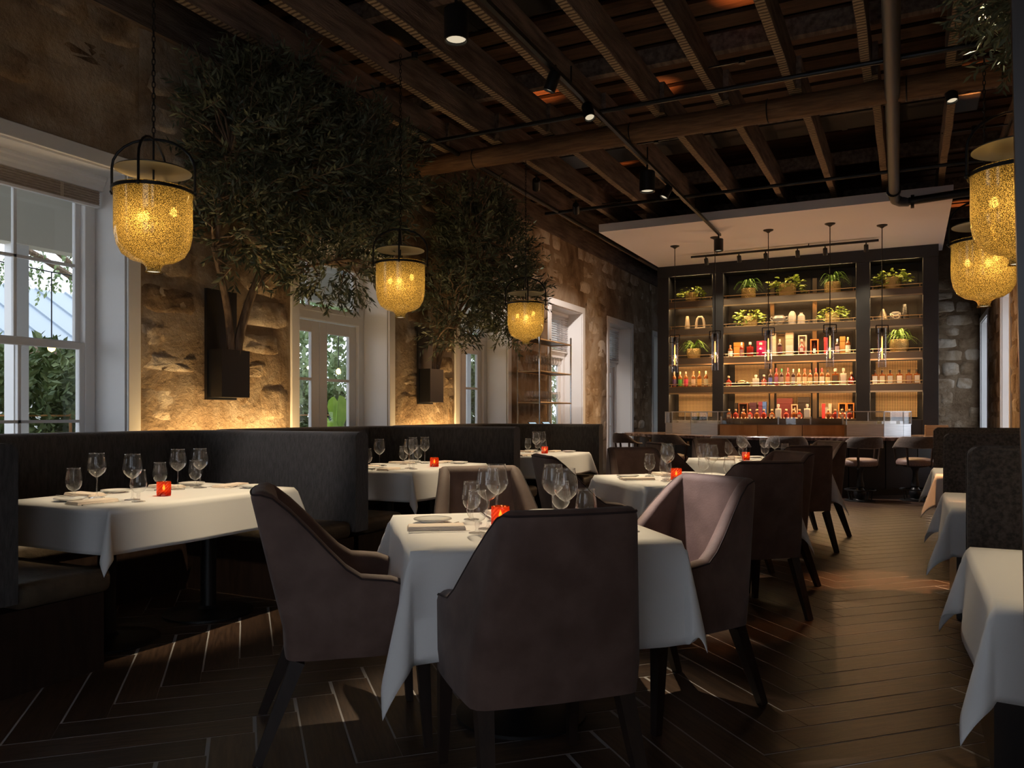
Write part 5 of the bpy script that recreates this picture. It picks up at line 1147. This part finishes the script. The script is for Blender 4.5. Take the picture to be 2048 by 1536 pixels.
def gift(x, z, w_, h, d, col, label, frame=None, y=14.82, inner=None):
    w = empty('gift_box', (x, y, z)); tag(w, label, 'gift box', 'gift boxes on the bar shelves'); m_ = solid('box_%02d%02d%02d' % tuple(int(c_*99) for c_ in col), col, .5)
    if frame:
        mb = MB(); t = .018; mb.box(-w_/2, -w_/2+t, -d/2, d/2, 0, h); mb.box(w_/2-t, w_/2, -d/2, d/2, 0, h); mb.box(-w_/2+t, w_/2-t, -d/2, d/2, 0, t); mb.box(-w_/2+t, w_/2-t, -d/2, d/2, h-t, h); mb.build('frame', m_, w, smooth=False)
        fm = solid('box_%02d%02d%02d' % tuple(int(c_*99) for c_ in frame), frame, .5); MB().box(-w_/2+t, w_/2-t, d/2-.01, d/2, t, h-t).build('back', fm, w, smooth=False)
        if inner: MB().lathe([(w_*.22, t), (w_*.22, h*.5), (w_*.1, h*.65), (w_*.1, h*.8), (0, h*.8)], 14, (0, 0, 0)).build('bottle_inside', inner, w); MB().box(-w_*.16, w_*.16, -w_*.225-.002, -w_*.225, h*.15, h*.42).build('label', 'china', w, smooth=False)
    else:
        MB().box(-w_/2, w_/2, -d/2, d/2, 0, h*.72).build('body', m_, w, bevel=.004, seg=1); MB().box(-w_/2-.001, w_/2+.001, -d/2-.001, d/2+.001, h*.725, h).build('lid', m_, w, bevel=.004, seg=1)
gift(-2.77, SH[2], .17, .28, .10, (.50, .20, .04), 'orange wooden presentation box on the third shelf'); gift(-2.37, SH[2], .16, .29, .10, (.62, .01, .07), 'magenta box behind the pink decanter'); gift(-2.16, SH[2], .085, .42, .10, (.42, .37, .32), 'tall pale grey box left of the dark bottle'); gift(-1.89, SH[2], .13, .42, .10, (.42, .37, .32), 'tall pale grey box right of the dark bottle')
gift(-2.04, SH[2], .16, .40, .08, (.16, .11, .07), 'open brown case behind the dark bottle', (.30, .21, .12), y=14.86); gift(-1.67, SH[2], .14, .36, .10, (.45, .38, .34), 'tall pale open case holding a decanter', (.40, .33, .28), y=14.80); gift(-1.47, SH[2], .13, .28, .10, (.72, .14, .03), 'orange framed display box with dark bottle', (.03, .02, .02), y=14.76, inner='darkb'); gift(-1.285, SH[2], .055, .30, .07, (.68, .03, .03), 'slim bright red box beside the fourth tube pendant', y=14.74); gift(-1.02, SH[2], .085, .31, .08, (.42, .20, .05), 'slim wooden box left of the white-labelled amber bottle', y=14.80)
car = empty('model_car', (-2.70, 14.70, SH[3])); tag(car, 'black and gold model racing car on a black plinth', 'model car')
MB().box(-.15, .15, -.05, .05, 0, .055).build('plinth_box', 'blackp', car, smooth=False); MB().sweep([[(x_, -.03*k, .065), (x_, .03*k, .065), (x_, .03*k, zt), (x_, -.03*k, zt)] for x_, k, zt in ((-.11, .4, .075), (-.07, .8, .088), (-.03, 1, .112), (.03, 1, .116), (.07, 1, .095), (.11, .9, .09))]).build('car_body', 'brass', car, bevel=.003, seg=1)
for sx in (-.075, .075):
    for sy in (-.034, .034): MB().tube([(sx, sy-.008, .075), (sx, sy+.008, .075)], .019, 12).build('wheel', 'blackp', car)
gift(-2.36, SH[3], .15, .32, .07, (.025, .018, .014), 'tall dark box standing behind the small decanter', y=14.95)
# lower counter row
ZC = 1.121
for x, w_, h, col, lb in ((-2.83, .06, .28, (.02, .012, .012), 'narrow black box at the left of the lower row'), (-2.53, .12, .29, (.05, .012, .03), 'dark plum box in the lower row'), (-2.40, .07, .30, (.14, .02, .05), 'wine-red box left of the blue box'), (-2.33, .065, .30, (.05, .12, .42), 'bright blue box in the lower row'), (-1.98, .27, .36, (.11, .015, .02), 'wide maroon box in the lower row'), (-1.66, .20, .38, (.015, .012, .012), 'large black box right of the framed picture box'), (-1.335, .05, .26, (.55, .03, .04), 'slim red box in the lower row'), (-1.23, .05, .26, (.55, .42, .38), 'slim pale pink box in the lower row'), (-1.285, .045, .2, (.3, .28, .3), 'slim grey box between the red and pink ones')): gift(x, ZC, w_, h, .08, col, lb, y=14.90)
gift(-2.70, ZC, .17, .28, .09, (.16, .05, .02), 'red-brown wooden case with dark bottles in the lower row', (.02, .012, .01), y=14.88, inner='darkb'); gift(-1.81, ZC, .11, .25, .08, (.45, .3, .22), 'small framed box with pale figure in the lower row', (.25, .08, .06), y=14.86, inner='clearb'); gift(-1.03, ZC, .13, .27, .09, (.55, .20, .04), 'left orange wooden display case of the lower row', (.04, .02, .015), y=14.88, inner='darkb'); gift(-.90, ZC, .12, .27, .09, (.55, .20, .04), 'right orange wooden display case of the lower row', (.04, .02, .015), y=14.88, inner='darkb')
G5 = 'rounded bottles on the lower counter'; nth = ['first', 'second', 'third', 'fourth', 'fifth', 'sixth', 'seventh', 'eighth', 'ninth', 'tenth', 'eleventh', 'twelfth', 'thirteenth', 'fourteenth']
for i, x in enumerate((-2.92, -2.80, -2.66, -2.55, -2.43, -2.31, -2.17, -1.93, -1.80, -1.71, -1.24, -1.13, -1.02, -.90)): bottle(x, ZC, 'squat', .165, .047, ['amber', 'ruby'][i % 2], (.7, .5, .35) if i % 3 == 0 else None, (.7, .5, .3), '%s small rounded bottle from the left on the lower counter' % nth[i], G5, y=14.68)
for x, nm in ((-2.06, 'left'), (-1.58, 'right')): bottle(x, ZC, 'square', .25, .05, 'clearb', (.62, .55, .5), (.6, .5, .45), '%s of two pale square decanters on the lower counter' % nm, 'pale decanters on the lower counter', y=14.66)
# ------------------------------------------------------------------ outside
XW = WL-.45
g = MB().box(-60, XW-2.9, -25, 70, -.35, -.25).build('lawn', 'grass', smooth=False); tag(g, 'garden ground outside the windows, made pale to bounce light in', 'ground', kind='structure')
g2 = MB().box(WR+.45, 40, -25, 70, -.35, -.25).build('pavement', 'paving', smooth=False); tag(g2, 'pale paving outside the right-hand windows', 'ground', kind='structure')
pf = MB().box(XW-2.9, XW, -4, 22, -.25, -.03).build('porch_floor', 'paving', smooth=False); tag(pf, 'pale porch floor outside the doors', 'porch floor', kind='structure')
pr = empty('porch_roof', (XW, 0, 3.4)); tag(pr, 'pale blue boarded porch roof outside the windows with cream beam', 'porch roof', kind='structure')
for k in range(20): MB().box(-2.75+k*.138, -2.75+k*.138+.13, -4, 22, .24, .27).build('ceiling_board', 'porchblue', pr, smooth=False)
MB().box(-3.2, .0, -4.2, 22.2, .27, .36).build('roof_sheet', 'metalroof', pr, smooth=False)
MB().box(-2.75, -2.55, -4, 22, -.42, .24).build('beam', 'cream', pr, smooth=False)
for y in [-2+1.55*k for k in range(15)]: MB().box(-2.55, 0, y, y+.09, .08, .24).build('rafter', 'porchblue', pr, smooth=False)
for y in (-1.5, 2.2, 5.1, 11.2, 14.6, 18.2): MB().box(-2.74, -2.58, y, y+.16, -3.43, -.42).build('porch_post', 'white', pr, smooth=False)
def leafy(name, c, r, n, mat, label, cat, seed, trunk=None, leaf=.12, per=8, group=None):
    base = (c[0], c[1], -.25); w = empty(name, base); tag(w, label, cat, group); rnd = random.Random(seed); tw = []
    for _ in range(n):
        u = Vector((rnd.gauss(0, 1), rnd.gauss(0, 1), rnd.gauss(0, 1))).normalized(); k = rnd.uniform(.15, 1)**.4
        p = Vector((u.x*r[0], u.y*r[1], c[2]+.25+u.z*r[2]))*1.0; p.x = u.x*r[0]*k; p.y = u.y*r[1]*k; p.z = c[2]+.25+u.z*r[2]*k
        tw.append((p, u+Vector((0, 0, rnd.uniform(-.3, .5))), leaf*3))
    leaf_build(leaf_cloud(tw, per, leaf, leaf*.5, seed), 'foliage', mat, w)
    if trunk: branchy([([Vector(p) for p in pts], a, b) for pts, a, b in trunk], 'trunk', 'bark', w)
    return w
leafy('oak_tree', (-13.5, 16.5, 3.6), (3.2, 4.2, 2.0), 1300, 'oak', 'bushy oak tree seen through the french doors between the olive trees', 'tree', 51, [(bez((0, 0, 0), (.1, -.1, .9), (.3, .6, 1.6), (.2, 1.4, 3.4), 8), .24, .14), (bez((.1, .3, 1.0), (.3, 1.2, 1.6), (.3, 2.2, 2.2), (.4, 3.0, 3.4), 8), .15, .07)], .20, 9, 'garden trees')
leafy('oak_tree', (-12.5, 8.6, 4.3), (2.6, 3.6, 1.0), 620, 'oak', 'oak with a long low limb seen through the sash window', 'tree', 52, [([(-.6, 3.5, 0), (-.5, 3.3, 1.2), (-.2, 2.4, 2.2), (0, .8, 2.45), (.2, -1.2, 2.35), (.2, -3.2, 2.5), (0, -4.5, 2.9)], .24, .15), (bez((-.2, 2.4, 2.2), (-.4, 1.5, 3.2), (-.2, .3, 3.9), (.2, -1.8, 4.3), 8), .09, .04), (bez((-.4, 1.5, 3.2), (-.3, 0, 4.1), (.1, -.8, 4.6), (.2, -2.4, 5.0), 8), .06, .025)], .10, 9, 'garden trees')
leafy('oak_tree', (-12.5, 26, 3.2), (3.5, 5.5, 2.6), 1300, 'oak', 'large garden tree seen through the doors past the second olive tree', 'tree', 53, [(bez((0, 0, 0), (0, .2, 1), (.2, .3, 2), (.1, .6, 3.2), 7), .25, .15)], .22, 9, 'garden trees')
for i, (x, y, z, r, n, lb) in enumerate(((-10.6, 6.6, .75, (.9, 1.3, 1.1), 1100, 'clipped dark green hedge shrub outside the sash window'), (-11.5, 9.4, .7, (.9, 1.5, 1.1), 1000, 'second hedge shrub to the right outside the sash window'), (-11.2, 4.2, .7, (.9, 1.3, 1.0), 900, 'hedge shrub at the far left outside the sash window'), (-10.5, 13.4, .5, (.8, 1.4, .9), 800, 'low shrub behind the bright elephant ear plant'), (-9.8, 18.5, .9, (.8, 1.6, 1.4), 900, 'tall feathery shrub outside the doors past the second olive tree'))):
    leafy('garden_shrub', (x, y, z), r, n, 'hedge', lb, 'shrub', 60+i, None, .15, 10, 'garden shrubs')
ee = empty('elephant_ear', (-9.0, 11.05, -.25)); ee.scale = (1, 1, 1.18); tag(ee, 'bright green elephant ear plant outside the french doors', 'plant')
def bigleaf(p, ax, nr, l, w_, parent):
    ax, nr = Vector(ax).normalized(), Vector(nr).normalized(); sd = ax.cross(nr); mb = MB()
    out = [(-.18, .22), (-.10, .40), (.10, .50), (.35, .48), (.60, .36), (.82, .18), (1.0, 0)]
    P = Vector(p); c_ = [P+ax*l*t for t, _ in out]
    for sg in (-1, 1):
        b = len(mb.v)
        for i, (t, k) in enumerate(out): mb.v += [tuple(P+ax*l*max(t, 0)), tuple(P+ax*l*t+sd*sg*w_*k*.55-nr*.012*(i % 2)), tuple(P+ax*l*t+sd*sg*w_*k-nr*.03)]
        for i in range(len(out)-1):
            for q in range(2): a = b+i*3+q; mb.f.append((a, a+3, a+4, a+1))
    mb.build('leaf', 'ear', parent)
    MB().tube([(p[0]*.2, p[1]*.2, .1), (p[0]*.7, p[1]*.7, p[2]*.7), p], .012, 6).build('stalk', 'ear', parent)
bigleaf((.05, .06, 1.42), (.1, .15, -1), (.8, -.55, .25), .44, .38, ee); bigleaf((.1, -.2, 1.12), (.5, -.5, -.8), (.7, -.4, .5), .38, .30, ee); bigleaf((-.1, .3, 1.05), (.1, .6, -.8), (.8, -.3, .5), .38, .32, ee); bigleaf((.2, .05, .95), (.6, .1, -.6), (.6, -.5, .6), .34, .28, ee); bigleaf((0, -.35, .85), (.2, -.8, -.6), (.6, -.3, .7), .36, .28, ee)
pb = empty('outbuilding', (-24, 12, -.25)); tag(pb, 'white outbuilding with pale standing-seam metal roof beyond the garden', 'building')
MB().box(-4, 3, -9, 9, 0, 3.0).build('wall', 'white', pb, smooth=False)
rf = MB().hexa([(3.6, -9.5, 2.8), (3.6, 9.5, 2.8), (-1, 9.5, 5.3), (-1, -9.5, 5.3)], [(3.6, -9.5, 2.95), (3.6, 9.5, 2.95), (-1, 9.5, 5.45), (-1, -9.5, 5.45)]).build('roof', 'metalroof', pb, smooth=False)
for k in range(19): y = -9+k; MB().bar((3.6, y, 2.98), (-1, y, 5.48), .05, .05).build('roof_seam', 'metalroof', rf, smooth=False)
fe = empty('garden_fence', (-9.6, 0, -.25)); tag(fe, 'low wire grid garden fence outside the sash window', 'fence')
for k in range(16): MB().tube([(0, 3+k*.6, 0), (0, 3+k*.6, 1.45)], .02, 6).build('fence_post', 'copper', fe)
for z in (.5, .8, 1.1, 1.43): MB().tube([(0, 3, z), (0, 12, z)], .012, 6).build('fence_rail', 'copper', fe)
for i, (p, lb) in enumerate((((-9.3, 6.15, 2.02), 'glowing garden bulb seen through the sash window'), ((-9.2, 11.45, 1.98), 'glowing garden bulb seen through the french doors between the trees'), ((-8.9, 15.5, 2.08), 'glowing garden bulb seen through the doors past the second tree'))):
    w = empty('string_bulb', p); tag(w, lb, 'light bulb', 'garden string bulbs'); MB().lathe([(0, -.07), (.035, -.05), (.045, -.02), (.03, .02), (.015, .04)], 14).build('globe', emis('garden_bulb_glow', (1, .55, .15), 9) if i == 0 else bpy.data.materials['garden_bulb_glow'], w); MB().tube([(0, 0, .04), (0, 0, .9)], .008, 6).build('cord', 'black', w)
leafy('oak_tree', (-19.5, 25, 3.4), (3.0, 8.0, 3.6), 1000, 'oak', 'distant bank of tree foliage closing the garden view', 'tree', 54, [(bez((0, 0, 0), (0, .2, 1), (.2, .3, 2), (.1, .6, 3.2), 7), .25, .15)], .34, 9, 'garden trees')
cbl = MB().tube([(-9.3, 1.0, 3.3), (-9.3, 3.5, 3.02), (-9.3, 6.15, 2.92), (-9.25, 9, 2.90), (-9.2, 11.45, 2.88), (-9.05, 13.6, 2.93), (-8.9, 15.5, 2.98), (-8.7, 19, 3.2)], .008, 6).build('string_light_cable', 'black'); tag(cbl, 'thin black cable strung along the garden for the bulbs', 'cable')
for y in (1.0, 19.0):
    po_ = empty('cable_pole', (-9.3 if y < 5 else -8.7, y, -.25)); tag(po_, 'slim garden pole holding the %s end of the bulb cable' % ('near' if y < 5 else 'far'), 'pole', 'cable poles'); MB().tube([(0, 0, 0), (0, 0, 3.6)], .03, 8).build('shaft', 'black', po_); MB().lathe([(.09, 0), (.09, .03), (.03, .06)], 12).build('foot', 'black', po_)
